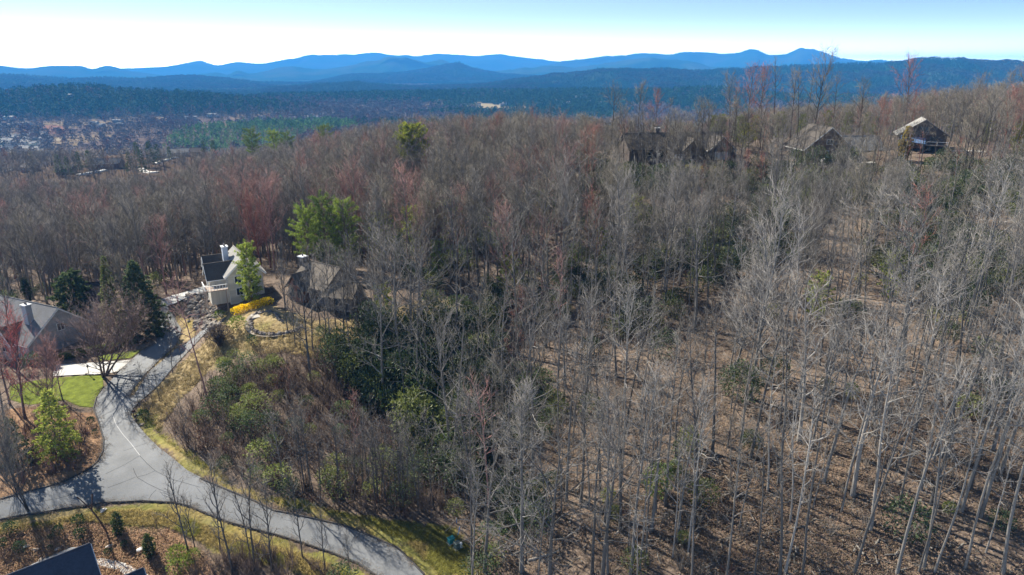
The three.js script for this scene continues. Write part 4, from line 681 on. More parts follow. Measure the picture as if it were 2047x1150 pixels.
// ---------------------------------------------------------------- trees of the valley, too far to show single twigs
{
  const r0 = R(5);
  const puff = (seed, n, h, w, sz) => { const r = R(seed), M = new Mesher(), side = V(); M.tube([V(0, -2, 0), V(0, h * 0.4, 0), V(0, h * 0.75, 0)], [0.35, 0.28, 0.1], 3, [0.6, 0.55, 0.5]); for (let k = 0; k < n; k++) { const d = randomDir(r, 0.3), p = V(d.x * w * (0.5 + 0.5 * r()), h * 0.62 + d.y * h * 0.36, d.z * w * (0.5 + 0.5 * r())), dir = randomDir(r, 0.6).addScaledVector(d, 0.7).normalize(); side.crossVectors(dir, randomDir(r)).normalize(); const m = 0.65 + 0.7 * r(); M.leaf(p, dir, side.clone(), sz, sz * 0.45, [m, m, m]); } return M.geo(); };
  const cone = (seed, n, h, w, sz) => { const r = R(seed), M = new Mesher(), side = V(); M.tube([V(0, -2, 0), V(0, h * 0.9, 0)], [0.3, 0.08], 3, [0.7, 0.6, 0.4]); for (let k = 0; k < n; k++) { const s = Math.pow(r(), 0.8), a = r() * 6.28, q = w * (1 - s * 0.85) * (0.45 + 0.55 * r()), p = V(Math.cos(a) * q * 0.5, h * (0.12 + 0.86 * s), Math.sin(a) * q * 0.5), dir = V(Math.cos(a), 0.25, Math.sin(a)).normalize(); side.crossVectors(dir, randomDir(r)).normalize(); const m = 0.65 + 0.7 * r(); M.leaf(p, dir, side.clone(), sz * (1 - s * 0.5), sz * 0.55, [m, m, m]); } return M.geo(); };
  const geos = [puff(1, 60, 16, 5, 3.4), puff(2, 60, 14, 5.5, 3.2), cone(3, 60, 20, 4.2, 3.2), cone(4, 60, 17, 3.6, 2.8), puff(5, 60, 21, 5, 3.4)];
  const spots = [];
  for (let q = 900; q < 8600;) {
    const step = Math.max(11.5, q * 0.0062);
    for (let a = -0.68; a < 0.68; a += step / q) {
      const A = a + (r0() - 0.5) * step / q, Q = q + (r0() - 0.5) * step, x = Math.sin(A) * Q, f = Math.cos(A) * Q, z = -f, pick = r0(), pick2 = r0(), t = r0(), turn = r0() * 6.28, size = 0.75 + 0.5 * r0();
      const n = fbm(x / 160, f / 160, 4), m = fbm(x / 420 + 5, f / 420, 3), inPl = inPoly(plantation, x, f), field = inField(x, f), hill = hilliness(x, f), town = Q < 2600 && a < -0.3 && hill < 20, flat2 = hill < 12;
      if (field || (!inPl && pick > (town ? 0.3 : flat2 && n > 0.56 ? 0.3 : flat2 ? 0.7 : 0.95)) || (Q < 1400 && !inPl)) continue;
      const y = height(x, z) - 0.4; if (!seen(x, y + 22, z)) continue;
      const pine = inPl || clamp(sstep(0.46, 0.6, m + (n - 0.5) * 0.5) + sstep(10, 34, hill) * 0.9) > pick2, grow = size * Math.max(1, step / 11.5) ** 0.85, v = inPl ? 0.45 + 1.1 * r0() : 0.7 + 0.6 * r0();
      const c = inPl ? [0.13, 0.23, 0.06] : pine ? [0.036, 0.092, 0.038] : t < 0.12 ? [0.19, 0.10, 0.085] : [0.17, 0.14, 0.125];
      spots.push([x, y, z, turn, grow * (inPl ? 0.75 : 1), Math.min(grow, 1.5) * (inPl ? 0.5 + 0.5 * r0() : 1), pine ? (t < 0.3 ? 4 : 2 + (t > 0.7)) : t < 0.5 ? 0 : 1, c[0] * v, c[1] * v, c[2] * v]);
    }
    q += step;
  }
  for (const [x, y, z, d] of ridgeTrees) { const t = r0(), n = fbm(x / 300, z / 300, 3), v = 0.6 + 0.8 * r0(), s = d / 5200 * (1 + 0.5 * r0()); spots.push([x, y - 2, z, r0() * 6, s * 1.25, s * 0.8, n > 0.5 ? 2 + (t > 0.5) : 1, (n > 0.5 ? 0.02 : 0.05) * v, (n > 0.5 ? 0.06 : 0.052) * v, (n > 0.5 ? 0.03 : 0.042) * v]); }
  console.log('valley trees', spots.length);
  scattered('valley_woods', 'dark pines and brown woods spread over the valley floor', geos, leafMat(1, 1, 1, { transmission: 0, roughness: 0.9 }), spots);
}
// ---------------------------------------------------------------- evergreens, shrubs, flowers
const darkBark = woodMat(0.8, 0.8, 0.8);
const P = (px, py) => at(px, py);
{
  const make = (name, seed, o, leaf = WHITE_LEAF) => treeThing(name, evergreen(seed, o), darkBark, leaf);
  const conifer = (proto, px, py, s, label, group, cat = 'conifer') => plant(proto, P(px, py), seedTurn(), s, label, cat, group);
  const rt = R(31), seedTurn = () => rt() * 6.28;
  const dark = [0.085, 0.115, 0.05], hem = [0.32, 0.36, 0.07], pineC = [0.2, 0.265, 0.045], pineD = [0.12, 0.17, 0.04];
  conifer(make('spruce_tree', 1, { H: 16.5, r0: 0.3, from: 0.06, whorls: 22, per: 8, length: 5.4, outline: (s) => Math.pow(1 - s, 0.75) * 0.95 + 0.05, droop: 0.28, rise: 0.05, clump: 6, sprays: 18, size: 0.62, width: 0.26, col: dark }), 292, 668, 1, 'large dark conifer with drooping layered branches beside the upper road');
  conifer(make('narrow_conifer', 2, { H: 17, r0: 0.22, from: 0.05, whorls: 24, per: 6, length: 2.7, outline: (s) => (1 - s) * 0.95 + 0.05, droop: 0.15, clump: 4, sprays: 16, size: 0.55, width: 0.22, col: [0.12, 0.14, 0.045] }), 230, 662, 1, 'tall narrow olive green conifer left of the large dark conifer');
  conifer(make('bushy_conifer', 3, { H: 10.5, r0: 0.22, from: 0.04, whorls: 14, per: 8, length: 3.6, outline: (s) => 0.35 + 0.8 * Math.sin(Math.PI * (0.2 + 0.75 * s)), clump: 5, sprays: 18, size: 0.55, width: 0.26, col: [0.085, 0.12, 0.045] }), 148, 628, 1, 'bushy dark green evergreen beside the dark rounded roof');
  conifer(make('columnar_conifer', 4, { H: 6.5, r0: 0.1, from: 0.02, whorls: 16, per: 6, length: 0.75, outline: (s) => 0.5 + 0.6 * Math.sin(Math.PI * s), clump: 2, sprays: 16, size: 0.32, width: 0.16, col: [0.035, 0.06, 0.03] }), 57, 604, 1, 'thin columnar evergreen standing behind the grey roofed house');
  conifer(make('hemlock_tree', 5, { H: 11.5, r0: 0.16, from: 0.08, whorls: 18, per: 7, length: 3.9, outline: (s) => Math.pow(1 - s, 0.8) * 0.95 + 0.05, droop: 0.2, clump: 6, sprays: 12, size: 0.42, width: 0.17, col: hem }), 118, 915, 1, 'yellow green hemlock in the planted corner by the junction');
  conifer(make('hemlock_tree', 6, { H: 9, r0: 0.12, from: 0.06, whorls: 14, per: 6, length: 3, outline: (s) => 1 - s * 0.9, droop: 0.2, clump: 5, sprays: 10, size: 0.42, width: 0.17, col: [0.05, 0.075, 0.03] }), 45, 930, 0.9, 'darker green hemlock behind the leaning bare tree at the frame edge');
  conifer(make('feathery_evergreen', 7, { H: 12.5, r0: 0.14, from: 0.06, whorls: 20, per: 6, length: 1.9, outline: (s) => 0.55 + 0.55 * Math.sin(Math.PI * (0.15 + 0.8 * s)), droop: -0.3, clump: 4, sprays: 22, size: 0.36, width: 0.12, col: [0.27, 0.33, 0.06], jitter: 0.5 }), 505, 607, 1, 'bright green feathery evergreen standing against the cream house');
  const pine = [0, 1, 2].map((k) => make('white_pine', 10 + k, { H: 16, r0: 0.2, from: 0.3, whorls: 13, per: 6, length: 2.9, outline: (s) => 0.45 + 0.65 * Math.sin(Math.PI * (0.12 + 0.8 * s)), droop: -0.25, rise: 0.08, clump: 5, sprays: 22, size: 0.46, width: 0.1, col: k === 1 ? pineD : pineC, jitter: 0.6, tuft: 0.42 }));
  conifer(pine[0], 622, 548, 1.0, 'brightest yellow green pine with low branches left of the pair');
  conifer(pine[1], 655, 538, 1.08, 'taller bright green pine in the middle behind the stone house');
  conifer(pine[2], 692, 540, 1.03, 'rounded bright green pine right of the taller one behind the stone house');
  const darkPine = [0, 1].map((k) => make('dark_pine', 24 + k, { H: 16, r0: 0.2, from: 0.15, whorls: 13, per: 6, length: 3.6, outline: (s) => 1.02 - 0.8 * s, droop: 0, clump: 5, sprays: 11, size: 0.62, width: 0.24, col: [0.05 + 0.03 * k, 0.085 + 0.03 * k, 0.04], jitter: 0.4 }));
  const umbrella = make('round_topped_pine', 15, { H: 21, r0: 0.24, from: 0.52, whorls: 9, per: 8, length: 5.4, outline: (s) => 0.25 + 0.85 * Math.sin(Math.PI * (0.2 + 0.66 * s)), droop: -0.35, rise: 0.1, clump: 5, sprays: 16, size: 0.72, width: 0.26, col: [0.2, 0.225, 0.025], tuft: 0.5, jitter: 0.2 });
  conifer(umbrella, 828, 392, 1.22, 'round topped yellow green pine standing above the brown ridge wood');
  const lowPine = make('low_pine', 16, { H: 11, r0: 0.14, from: 0.5, whorls: 5, per: 6, length: 2.6, outline: (s) => 0.4 + 0.6 * Math.sin(Math.PI * s), clump: 4, sprays: 14, size: 0.6, width: 0.24, col: [0.26, 0.29, 0.03], tuft: 0.5 });
  conifer(lowPine, 802, 388, 1, 'small sparse pine close below the round topped pine');
  for (const [px, py, k, s, t] of [[825, 262, 1, 1.25, 'lone pine poking out of the skyline of the brown ridge'], [655, 340, 1, 1.5, 'upright green pine on the ridge left of the round topped pine'], [510, 338, 1, 1.5, 'yellow green pine leftmost of three on the far shoulder of the ridge'], [552, 336, 0, 1.4, 'widest of three green pines on the far shoulder of the ridge'], [578, 336, 1, 1.3, 'dark narrow pine rightmost of three on the far shoulder of the ridge'], [626, 300, 4, 1.0, 'small dark pine on the skyline near the valley'], [286, 350, 3, 1.2, 'dark pine beside the far brown house at the left'], [262, 348, 4, 1.1, 'broad pine behind the far brown house at the left'], [160, 345, 3, 1.0, 'dark green pine left of the far brown house'], [138, 352, 4, 0.95, 'low broad pine in the woods left of the far brown house'], [66, 338, 4, 0.9, 'yellow green pine alone among far woods at the left edge'], [228, 440, 3, 0.6, 'small dark pine in the lower woods below the far brown house'], [70, 430, 3, 0.6, 'small dark pine in the lower woods near the left edge'], [118, 420, 4, 0.55, 'pale green pine among the lower woods']]) conifer([...pine, ...darkPine][k], px, py, s, t);
  for (const [px, py, s, t] of [[302, 333, 1.3, 'tall dark pine right of the long red brown house'], [318, 330, 1.1, 'dark pine at the drive loop on the far spur'], [275, 320, 1.0, 'dark pine left of the white gabled far house'], [340, 322, 0.8, 'small dark pine on the far spur by the climbing drive'], [120, 350, 1.0, 'dark pine at the left end of the far woods'], [180, 340, 1.0, 'dark pine close behind the small grey roofed wing'], [408, 312, 0.9, 'dark pine beside the brown house at the end of the far spur'], [428, 312, 1.0, 'dark pine farthest right on the far spur']]) conifer(darkPine[s > 1 ? 0 : 1], px, py, s, t);
  { const rp = R(808), ord = ['first', 'second', 'third', 'fourth', 'fifth', 'sixth', 'seventh', 'eighth', 'ninth', 'tenth', 'eleventh', 'twelfth', 'thirteenth', 'fourteenth'];
    for (let q = 0; q < 14; q++) conifer(darkPine[q % 2], 30 + q * 36 + rp() * 20, 385 + rp() * 110, 0.5 + 0.25 * rp(), 'small green pine scattered in the lower left woods, ' + ord[q] + ' from the left');
    for (let q = 0; q < 14; q++) conifer(q % 3 ? pine[q % 3] : darkPine[1], 700 + q * 34 + rp() * 20, 400 + rp() * 170, 0.45 + 0.25 * rp(), 'small green pine scattered uphill of the hollow, ' + ord[q] + ' from the left'); }
  const olive = [0, 1, 2].map((k) => make('hilltop_pine', 30 + k, { H: 15, r0: 0.18, from: 0.2, whorls: 12, per: 6, length: 3.2, outline: (s) => 0.4 + 0.65 * Math.sin(Math.PI * (0.1 + 0.8 * s)) - 0.25 * s, droop: -0.2, rise: 0.08, clump: 4, sprays: 11, size: 0.6, width: 0.2, col: [0.12 + 0.03 * k, 0.14 + 0.02 * k, 0.03], jitter: 0.5, tuft: 0.5 }));
  const hilltop = [[1475, 300, 0, 0.8], [1490, 306, 2, 0.7], [1440, 290, 1, 0.75], [1425, 285, 0, 0.7], [1400, 280, 1, 0.65], [1510, 292, 2, 0.75], [1555, 290, 1, 0.8], [1600, 285, 0, 0.7], [1650, 280, 1, 0.75], [1690, 278, 0, 0.7], [1730, 275, 1, 0.7], [1775, 268, 2, 0.75], [1800, 262, 0, 0.65], [1745, 280, 0, 0.6], [1970, 300, 1, 0.65], [2030, 320, 1, 0.8], [1900, 275, 0, 0.6], [1880, 262, 1, 0.6]];
  const say = ['left of', 'behind', 'right of'];
  const marks = [[1340, 'long hilltop house'], [1620, 'gabled hilltop house'], [1850, 'tallest hilltop house']], tally = {};
  for (const [px, py, k, s] of hilltop) { const m = marks.reduce((a, b) => (Math.abs(b[0] - px) < Math.abs(a[0] - px) ? b : a)), d = px < m[0] - 45 ? 0 : px > m[0] + 45 ? 2 : 1, key2 = say[d] + m[1], n = (tally[key2] = (tally[key2] ?? 0) + 1); conifer(olive[k], px, py, s * 0.9, `${['', 'second ', 'third ', 'fourth ', 'fifth ', 'sixth ', 'seventh '][n - 1]}yellow green pine ${say[d]} the ${m[1]}, counted outwards`, 'pines round the hilltop houses'); }
  conifer(make('columnar_evergreen', 18, { H: 9, r0: 0.12, from: 0.02, whorls: 16, per: 7, length: 1.5, outline: (s) => 0.6 + 0.5 * Math.sin(Math.PI * s) - 0.3 * s, clump: 3, sprays: 16, size: 0.5, width: 0.22, col: [0.28, 0.22, 0.04] }), 1806, 322, 1.1, 'tall yellow brown columnar evergreen at the corner of the tallest hilltop house');
  // broad-leaved evergreens on the slope
  const holly = (seed, o) => treeThing('laurel_bush', shrub(seed, o), darkBark, leafMat(1, 1, 1, { transmission: 0.3, specularIntensity: 0.6, roughness: 0.9 }));
  const big = [holly(41, { h: 6.5, w: 3.4, stems: 12, leaves: 1500, size: 0.42, width: 0.2, col: [0.05, 0.075, 0.02] }), holly(42, { h: 5, w: 2, stems: 10, leaves: 800, size: 0.36, width: 0.18, col: [0.13, 0.18, 0.03] }), holly(43, { h: 3.6, w: 1.5, stems: 9, leaves: 520, size: 0.34, width: 0.17, col: [0.2, 0.22, 0.045] })];
  const B = (k, px, py, s, t) => plant(big[k], P(px, py), seedTurn(), s, t, 'bush');
  B(0, 1478, 808, 1, 'large dark green laurel thicket on the open leafy slope'); B(2, 1376, 900, 1, 'small round yellow green bush on the slope among thin trunks'); B(1, 1312, 1000, 1.05, 'bright green laurel between thin trunks low on the slope'); B(1, 1345, 960, 0.6, 'small laurel just behind the bright green laurel'); B(2, 1310, 985, 0.7, 'pale green bush leaning on the bright green laurel');
  B(2, 1545, 640, 0.9, 'yellow green bush at the foot of a dark trunk on the upper slope'); B(0, 1650, 790, 0.4, 'dim grey green bush right of the large laurel thicket'); B(1, 1700, 800, 0.55, 'olive bush among trunks right of the laurel thicket'); B(2, 1215, 1010, 0.7, 'soft green young pine bush beside paired trunks'); B(2, 1228, 1040, 0.6, 'second soft green bush beside paired trunks near the bottom'); B(2, 1366, 1090, 0.55, 'small yellow green bush near the bottom among pale twigs'); B(2, 1895, 1030, 0.5, 'lowest yellow green bush on the lower right slope');
  B(0, 1930, 640, 0.9, 'very dark laurel mass behind the pale trunks at the right'); B(0, 1890, 690, 0.6, 'dark laurel in front of the very dark mass at the right'); B(0, 1500, 900, 0.45, 'dusty green bush beside a thick trunk on the slope'); B(2, 1720, 575, 0.8, 'pale green bush by the upper clearing'); B(2, 1735, 500, 0.8, 'bright green bush above the upper clearing');
  const young = make('yellow_green_sapling', 20, { H: 8.5, r0: 0.09, from: 0.1, whorls: 10, per: 5, length: 2.1, outline: (s) => 0.5 + 0.5 * Math.sin(Math.PI * s), droop: -0.3, clump: 4, sprays: 10, size: 0.44, width: 0.2, col: [0.24, 0.28, 0.05], jitter: 0.5 });
  for (const [px, py, s, t] of [[762, 530, 1, 'yellow green sapling leftmost of the row above the hollow'], [832, 515, 1.05, 'yellow green sapling second in the row above the hollow'], [866, 500, 1, 'yellow green sapling in the middle of the row above the hollow'], [900, 505, 1.1, 'yellow green sapling at the right end of the row above the hollow'], [880, 545, 0.7, 'small yellow green sapling below the row above the hollow'], [1022, 600, 0.8, 'green sapling beside the low pinkish red tree'], [770, 640, 0.6, 'olive sapling behind the ring garden'], [1265, 470, 0.8, 'olive sapling right of the red maple'], [1200, 520, 0.6, 'olive sapling in front of the red maple'], [1630, 640, 0.7, 'olive sapling in the upper leafy clearing'], [1780, 600, 0.7, 'olive sapling right of the upper leafy clearing']]) plant(young, P(px, py), seedTurn(), s * 1.45, t, 'sapling');
  // young shrubs in the mulch bed and round the junction
  const bedShrub = [treeThing('shrub', shrub(51, { h: 1.5, w: 0.75, stems: 6, leaves: 260, size: 0.2, width: 0.12, col: [0.035, 0.062, 0.02] }), darkBark, WHITE_LEAF), treeThing('upright_shrub', evergreen(52, { H: 3, r0: 0.06, from: 0.02, whorls: 10, per: 6, length: 0.7, outline: (s) => 0.6 + 0.5 * Math.sin(Math.PI * s) - 0.4 * s, clump: 2, sprays: 14, size: 0.24, width: 0.12, col: [0.06, 0.085, 0.022] }), darkBark, WHITE_LEAF), treeThing('shrub', shrub(53, { h: 2.2, w: 1.5, stems: 8, leaves: 420, size: 0.32, width: 0.13, col: [0.16, 0.2, 0.035] }), darkBark, WHITE_LEAF)];
  for (const [k, px, py, s, t] of [[0, 22, 1068, 1.25, 'dark green shrub in the bed leftmost below the road'], [0, 118, 1070, 1, 'round green shrub in the mulch bed behind the dark roof'], [0, 159, 1052, 1.15, 'dark shrub nearest the road above its paler twin'], [0, 161, 1078, 1.1, 'yellowish shrub just above the corner of the dark roof'], [1, 237, 1066, 1.05, 'upright green shrub right of the forked dead trunk'], [0, 249, 1094, 0.65, 'small shrub in the shadow of the upright shrub'], [1, 300, 1110, 1.05, 'tall narrow shrub standing right of the white rock'], [0, 217, 1112, 0.75, 'thin dark shrub beside the end of the roof'], [0, 42, 1104, 1.1, 'low brownish shrub between pale rocks in the bed'], [0, 5, 1094, 0.9, 'shrub cut by the frame edge in the bed'], [0, 102, 1080, 0.6, 'smallest shrub in the shade in the mulch bed'], [0, 100, 1100, 0.5, 'tiny green tuft in front of the smallest shrub'],
    [2, 358, 1122, 1, 'leafy yellow green rhododendron at the foot of the slim tree'], [2, 362, 1146, 1.05, 'lower leafy yellow green rhododendron at the frame bottom'], [2, 388, 1120, 0.7, 'small rhododendron right of the leafy pair'], [0, 289, 842, 1.35, 'round dark green shrub among rocks at the inside of the junction'], [0, 182, 850, 1.0, 'round shrub at the road edge of the planted corner'], [0, 190, 870, 0.7, 'low brown green shrub below the round shrub in the planted corner'], [0, 418, 590, 1.2, 'small round evergreen on the rocky bank by the cream house'], [2, 475, 660, 1.2, 'broad green shrub right of the round brown bush'], [2, 440, 640, 0.9, 'grey green shrub above the round brown bush'], [0, 505, 690, 1.3, 'dark shrub below the ring of stones']]) plant(bedShrub[k], P(px, py), seedTurn(), s, t, 'shrub', k === 1 ? 'upright shrubs in the bed' : undefined);
  // the round brown bush, the yellow hedge, the clipped hedge
  plant(treeThing('brown_bush', shrub(61, { h: 3.2, w: 2.3, stems: 70, leaves: 2600, twiggy: 30, twigR: 0.022, size: 0.4, width: 0.05, col: [0.085, 0.066, 0.058], bark: [0.095, 0.072, 0.062], hollow: 0.8, top: 0.4 }), woodMat(1, 1, 1), WHITE_LEAF), P(440, 688), 0.4, 1.15, 'dense round dark brown twiggy bush on the straw coloured bank', 'bush');
  const T = new Mesher(), C = new Mesher(), r = R(9), side = V(), A = P(470, 630), Z = P(541, 609);
  for (let k = 0; k < 2600; k++) { const t = r(), d = randomDir(r, 0.5), lump = 0.75 + 0.4 * noise(t * 9, 3), p = V(lerp(A.x, Z.x, t) - A.x + d.x * 0.9 * lump, lerp(A.y, Z.y, t) - A.y + 0.75 + d.y * 0.95 * lump, lerp(A.z, Z.z, t) - A.z + d.z * 0.9 * lump + 0.5 * Math.sin(t * 3.1)), dir = randomDir(r, 0.4); side.crossVectors(dir, randomDir(r)).normalize(); const m = 0.75 + 0.4 * r(); C.leaf(p, dir, side.clone(), 0.3, 0.13, r() < 0.06 ? [0.12, 0.14, 0.02] : [0.95 * m, 0.7 * m, 0.012]); }
  for (let k = 0; k < 60; k++) { const t = r(), p = V(lerp(A.x, Z.x, t) - A.x, lerp(A.y, Z.y, t) - A.y - 0.2, lerp(A.z, Z.z, t) - A.z + 0.5 * Math.sin(t * 3.1)); T.twig(p, p.clone().add(V((r() - 0.5) * 1.4, 1.6, (r() - 0.5) * 1.4)), 0.03, [0.2, 0.15, 0.09]); }
  { const o = treeThing('flowering_hedge', { trunk: T.geo(), crown: C.geo() }, darkBark, leafMat(1, 1, 1, { transmission: 0.42 })); o.children[0].name = 'stems'; o.children[1].name = 'blossom'; o.position.copy(A); scene.add(o); tag(o, 'bright yellow flowering hedge above the ring of garden stones', 'hedge'); }
  { const q = [P(118, 720), P(165, 709), P(205, 703), P(243, 697)], H = new Mesher(); for (let k = 0; k < 5200; k++) { const t = r() * 2.999, i = Math.floor(t), f = t - i, e = r(), s2 = r(), p = q[i].clone().lerp(q[i + 1], f).sub(q[0]); const top = e < 0.5; p.x += top ? 0 : 0; p.z += top ? (s2 - 0.5) * 1.3 : (e < 0.75 ? 0.65 : -0.65); p.y += (top ? 1.25 : s2 * 1.25) + (r() - 0.5) * 0.12; const dir = randomDir(r, top ? 0.6 : 0.1); side.crossVectors(dir, randomDir(r)).normalize(); const m = 0.7 + 0.6 * r(); H.leaf(p, dir, side.clone(), 0.26, 0.14, [0.14 * m, 0.18 * m, 0.03 * m]); }
    const box = new Mesher(); for (let i = 0; i < 3; i++) box.tube([q[i].clone().sub(q[0]).add(V(0, 0.55, 0)), q[i + 1].clone().sub(q[0]).add(V(0, 0.55, 0))], [0.6, 0.6], 6, [0.06, 0.07, 0.03]);
    const o = treeThing('clipped_hedge', { trunk: box.geo(), crown: H.geo() }, darkBark, WHITE_LEAF); o.children[0].name = 'branches'; o.children[1].name = 'leaves'; o.position.copy(q[0]); scene.add(o); tag(o, 'long low clipped green hedge above the white driveway', 'hedge'); }
  // the many-stemmed tree at the junction and the dead forked trunk
  plant(treeThing('spreading_maple', bareTree(301, { H: 12.5, r0: 0.42, from: 0.18, limbs: 18, length: 6.8, low: 1.2, high: 0.45, sub: 9, twigs: 8, twigLength: 1.2, twigR: 0.016, wobble: 0.45, rise: 0.1, shape: 'round', stems: 4, spread: 0.72 }), woodMat(0.115, 0.085, 0.075), woodMat(0.17, 0.125, 0.115)), P(206, 752), 1.9, 1, 'wide many stemmed bare tree at the corner of the white driveway casting branching shadows', 'tree');
  { const M = new Mesher(), rr = R(88), b = P(215, 1064); M.tube(bend(V(0, -0.3, 0), V(-0.4, 0.9, 0).normalize(), 4.4, 6, rr, 0.12, 0), [0.15, 0.13, 0.12, 0.11, 0.1, 0.1, 0.1], 7, [0.10, 0.062, 0.045]);
    const L = new Mesher(), mid = V(-1.55, 3.35, 0); L.tube(bend(mid, V(0.05, 1, -0.2).normalize(), 2.4, 4, rr, 0.1, 0), [0.1, 0.09, 0.08, 0.08, 0.1], 6, [0.09, 0.055, 0.04]);
    const K = new Mesher(); K.tube(bend(V(-1.7, 3.7, 0), V(-0.55, 0.8, -0.05).normalize(), 2.4, 4, rr, 0.12, 0), [0.09, 0.085, 0.075, 0.075, 0.1], 6, [0.10, 0.06, 0.045]);
    const o = base('dead_tree', b.toArray()); for (const [n, m] of [['trunk', M], ['fork', L], ['fork', K]]) obj(n, m.geo(), WHITE, o); tag(o, 'leaning dead forked trunk with cut ends on the bank below the road', 'dead tree'); }
}
// ---- undergrowth that nobody could count
{
  const r = R(404), laurel = [0, 1, 2].map((k) => joined(shrub(70 + k, { h: 2.2 + 0.7 * k, w: 1.3 + 0.2 * k, stems: 6, leaves: 460, size: 0.25, width: 0.12, hollow: 0.35, top: 0.5 })));
  const spots = [], brush = [], seedlings = [];
  const bush = [0, 1, 2, 3].map((k) => joined(shrub(80 + k, { h: 2.1 + 0.4 * k, w: 1.3, stems: 13, leaves: 0, twiggy: 11, bark: [1, 1, 1] })));
  const weeds = [0, 1, 2].map((k) => joined(shrub(90 + k, { h: 4 + k, w: 0.8, stems: 3, leaves: 0, twiggy: 14, bark: [1, 1, 1] })));
  for (let f = 64; f < 330; f += 1.5) for (let x = -0.8 * f - 8; x < 0.8 * f + 8; x += 1.5) {
    const X = x + (r() - 0.5) * 1.4, Z = -(f + (r() - 0.5) * 1.4), pick = r(), kind = r(), turn = r() * 6.28, size = 0.6 + 0.7 * r(), tone = r(), pk2 = r();
    if (map.roadEdge(X, Z) > 0.02 || map.road(X, Z) > 0.02 || map.lawn(X, Z) > 0.05 || map.verge(X, Z) > 0.3 || map.hillLawn(X, Z) > 0.3 || map.bed(X, Z) > 0.3) continue;
    const y = height(X, Z), [px, py] = project(X, y, Z);
    if (px < -60 || px > 2110 || py > 1210) continue;
    if (keepClear.some(([a, b, c]) => (a - X) ** 2 + (b - Z) ** 2 < (c * 0.75) ** 2)) continue;
    const inB = inPoly(polyBrush, px, py), inH = inPoly(polyHollow, px, py), n = fbm(X / 11 + 50, Z / 11, 3), yard = inPoly(polyYard, px, py), straw = map.straw(X, Z), bankG = map.bankGrass(X, Z);
    let evergreenShare = px > 640 && py > 330 ? 0.9 * sstep(0.47, 0.62, n) * (px > 1120 && py > 640 ? 0.1 : inPoly(polyOpen, px, py) ? 0.15 : px > 1120 ? 1 : 1) : 0;
    if (inPoly([[1120, 640], [1180, 470], [1300, 430], [1500, 440], [1480, 560], [1380, 640], [1250, 690]], px, py) || inPoly([[1830, 640], [1880, 560], [1980, 570], [2010, 700], [1930, 740], [1850, 700]], px, py)) evergreenShare = 0.15 + 0.8 * sstep(0.44, 0.58, n);
    if (inH) evergreenShare = 0.8 + 0.7 * sstep(0.38, 0.56, n); if (inB) evergreenShare = 0.15 + 0.9 * sstep(0.44, 0.62, n); if (yard) evergreenShare = 0.03; if (px > 1120 && py < 345) evergreenShare *= 1.2; if (px < 640 && !inB) evergreenShare *= 0.3;
    if (px < 430 && py > 560) evergreenShare = 0.02;
    if (straw > 0.4 || bankG > 0.5) evergreenShare *= py > 690 && straw > 0.4 && px > 400 ? 0.6 : 0.06;
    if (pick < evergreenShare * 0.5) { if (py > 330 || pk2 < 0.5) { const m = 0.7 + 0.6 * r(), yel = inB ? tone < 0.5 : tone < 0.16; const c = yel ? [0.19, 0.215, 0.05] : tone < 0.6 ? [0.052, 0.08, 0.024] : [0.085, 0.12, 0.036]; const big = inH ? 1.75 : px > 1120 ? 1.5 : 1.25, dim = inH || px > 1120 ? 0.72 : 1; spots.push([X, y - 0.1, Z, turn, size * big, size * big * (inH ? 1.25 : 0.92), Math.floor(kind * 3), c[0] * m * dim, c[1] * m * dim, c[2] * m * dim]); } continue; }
    const q = inB ? 0.92 : inH ? 0.3 : yard ? 0.04 : px < 430 && py > 560 ? 0.1 : px > 1120 && py > 560 ? 0.14 : 0.2;
    if (pk2 < q * (straw > 0.3 || bankG > 0.4 ? 0.16 : 1) * (f > 240 ? 0.6 : 1)) { const m = 0.7 + 0.6 * r(), c = tone < 0.12 ? [0.15, 0.07, 0.05] : inB ? [0.125, 0.09, 0.072] : px > 1120 ? [0.17, 0.15, 0.13] : [0.13, 0.105, 0.09]; (kind < (inB ? 0.1 : 0.38) ? seedlings : brush).push([X, y - 0.05, Z, turn, size * (inB ? 1.15 : 0.85), size * (inB ? 1.15 : 0.8), kind < (inB ? 0.1 : 0.38) ? Math.floor(tone * 2.99) : Math.floor(tone * 3.99), c[0] * m, c[1] * m, c[2] * m]); }
  }
  for (let k = 0; k < 90; k++) { const px = lerp(395, 760, r()), py = lerp(1100, 1160, r()); if (py < 1088 + (px - 560) * 0.27 + 12 && px > 560) continue; if (py < 1120 && px < 480) continue; const p = at(px, Math.min(py, 1149)), m = 0.7 + 0.6 * r(); p.z += Math.max(0, py - 1149) * 0.1; if (map.roadEdge(p.x, p.z) > 0.02) continue; brush.push([p.x, p.y, p.z, r() * 6.28, 0.9, 0.8 + 0.3 * r(), Math.floor(r() * 3.99), 0.13 * m, 0.095 * m, 0.08 * m]); }
  for (let k = 0; k < 240; k++) { const p = at(lerp(-10, 205, r()), lerp(815, 990, r())); if (map.island(p.x, p.z) < 0.7 || map.roadEdge(p.x, p.z) > 0.05) continue; const m = 0.7 + 0.6 * r(), pink = r() < 0.35; brush.push([p.x, p.y, p.z, r() * 6.28, 0.75, 0.5 + 0.4 * r(), Math.floor(r() * 3.99), (pink ? 0.19 : 0.12) * m, (pink ? 0.10 : 0.085) * m, (pink ? 0.09 : 0.07) * m]); }
  console.log('undergrowth', spots.length, brush.length, seedlings.length);
  scattered('evergreen_undergrowth', 'dark glossy rhododendron and laurel undergrowth filling the hollow and patches of the slope', laurel, leafMat(1, 1, 1, { roughness: 0.9, transmission: 0.3, specularIntensity: 0.6 }), spots);
  scattered('brushwood', 'brown leafless brush covering the bank above the road and the forest floor', bush, WHITE, brush);
  scattered('seedlings', 'thin grey seedlings standing between the trees', weeds, WHITE, seedlings);
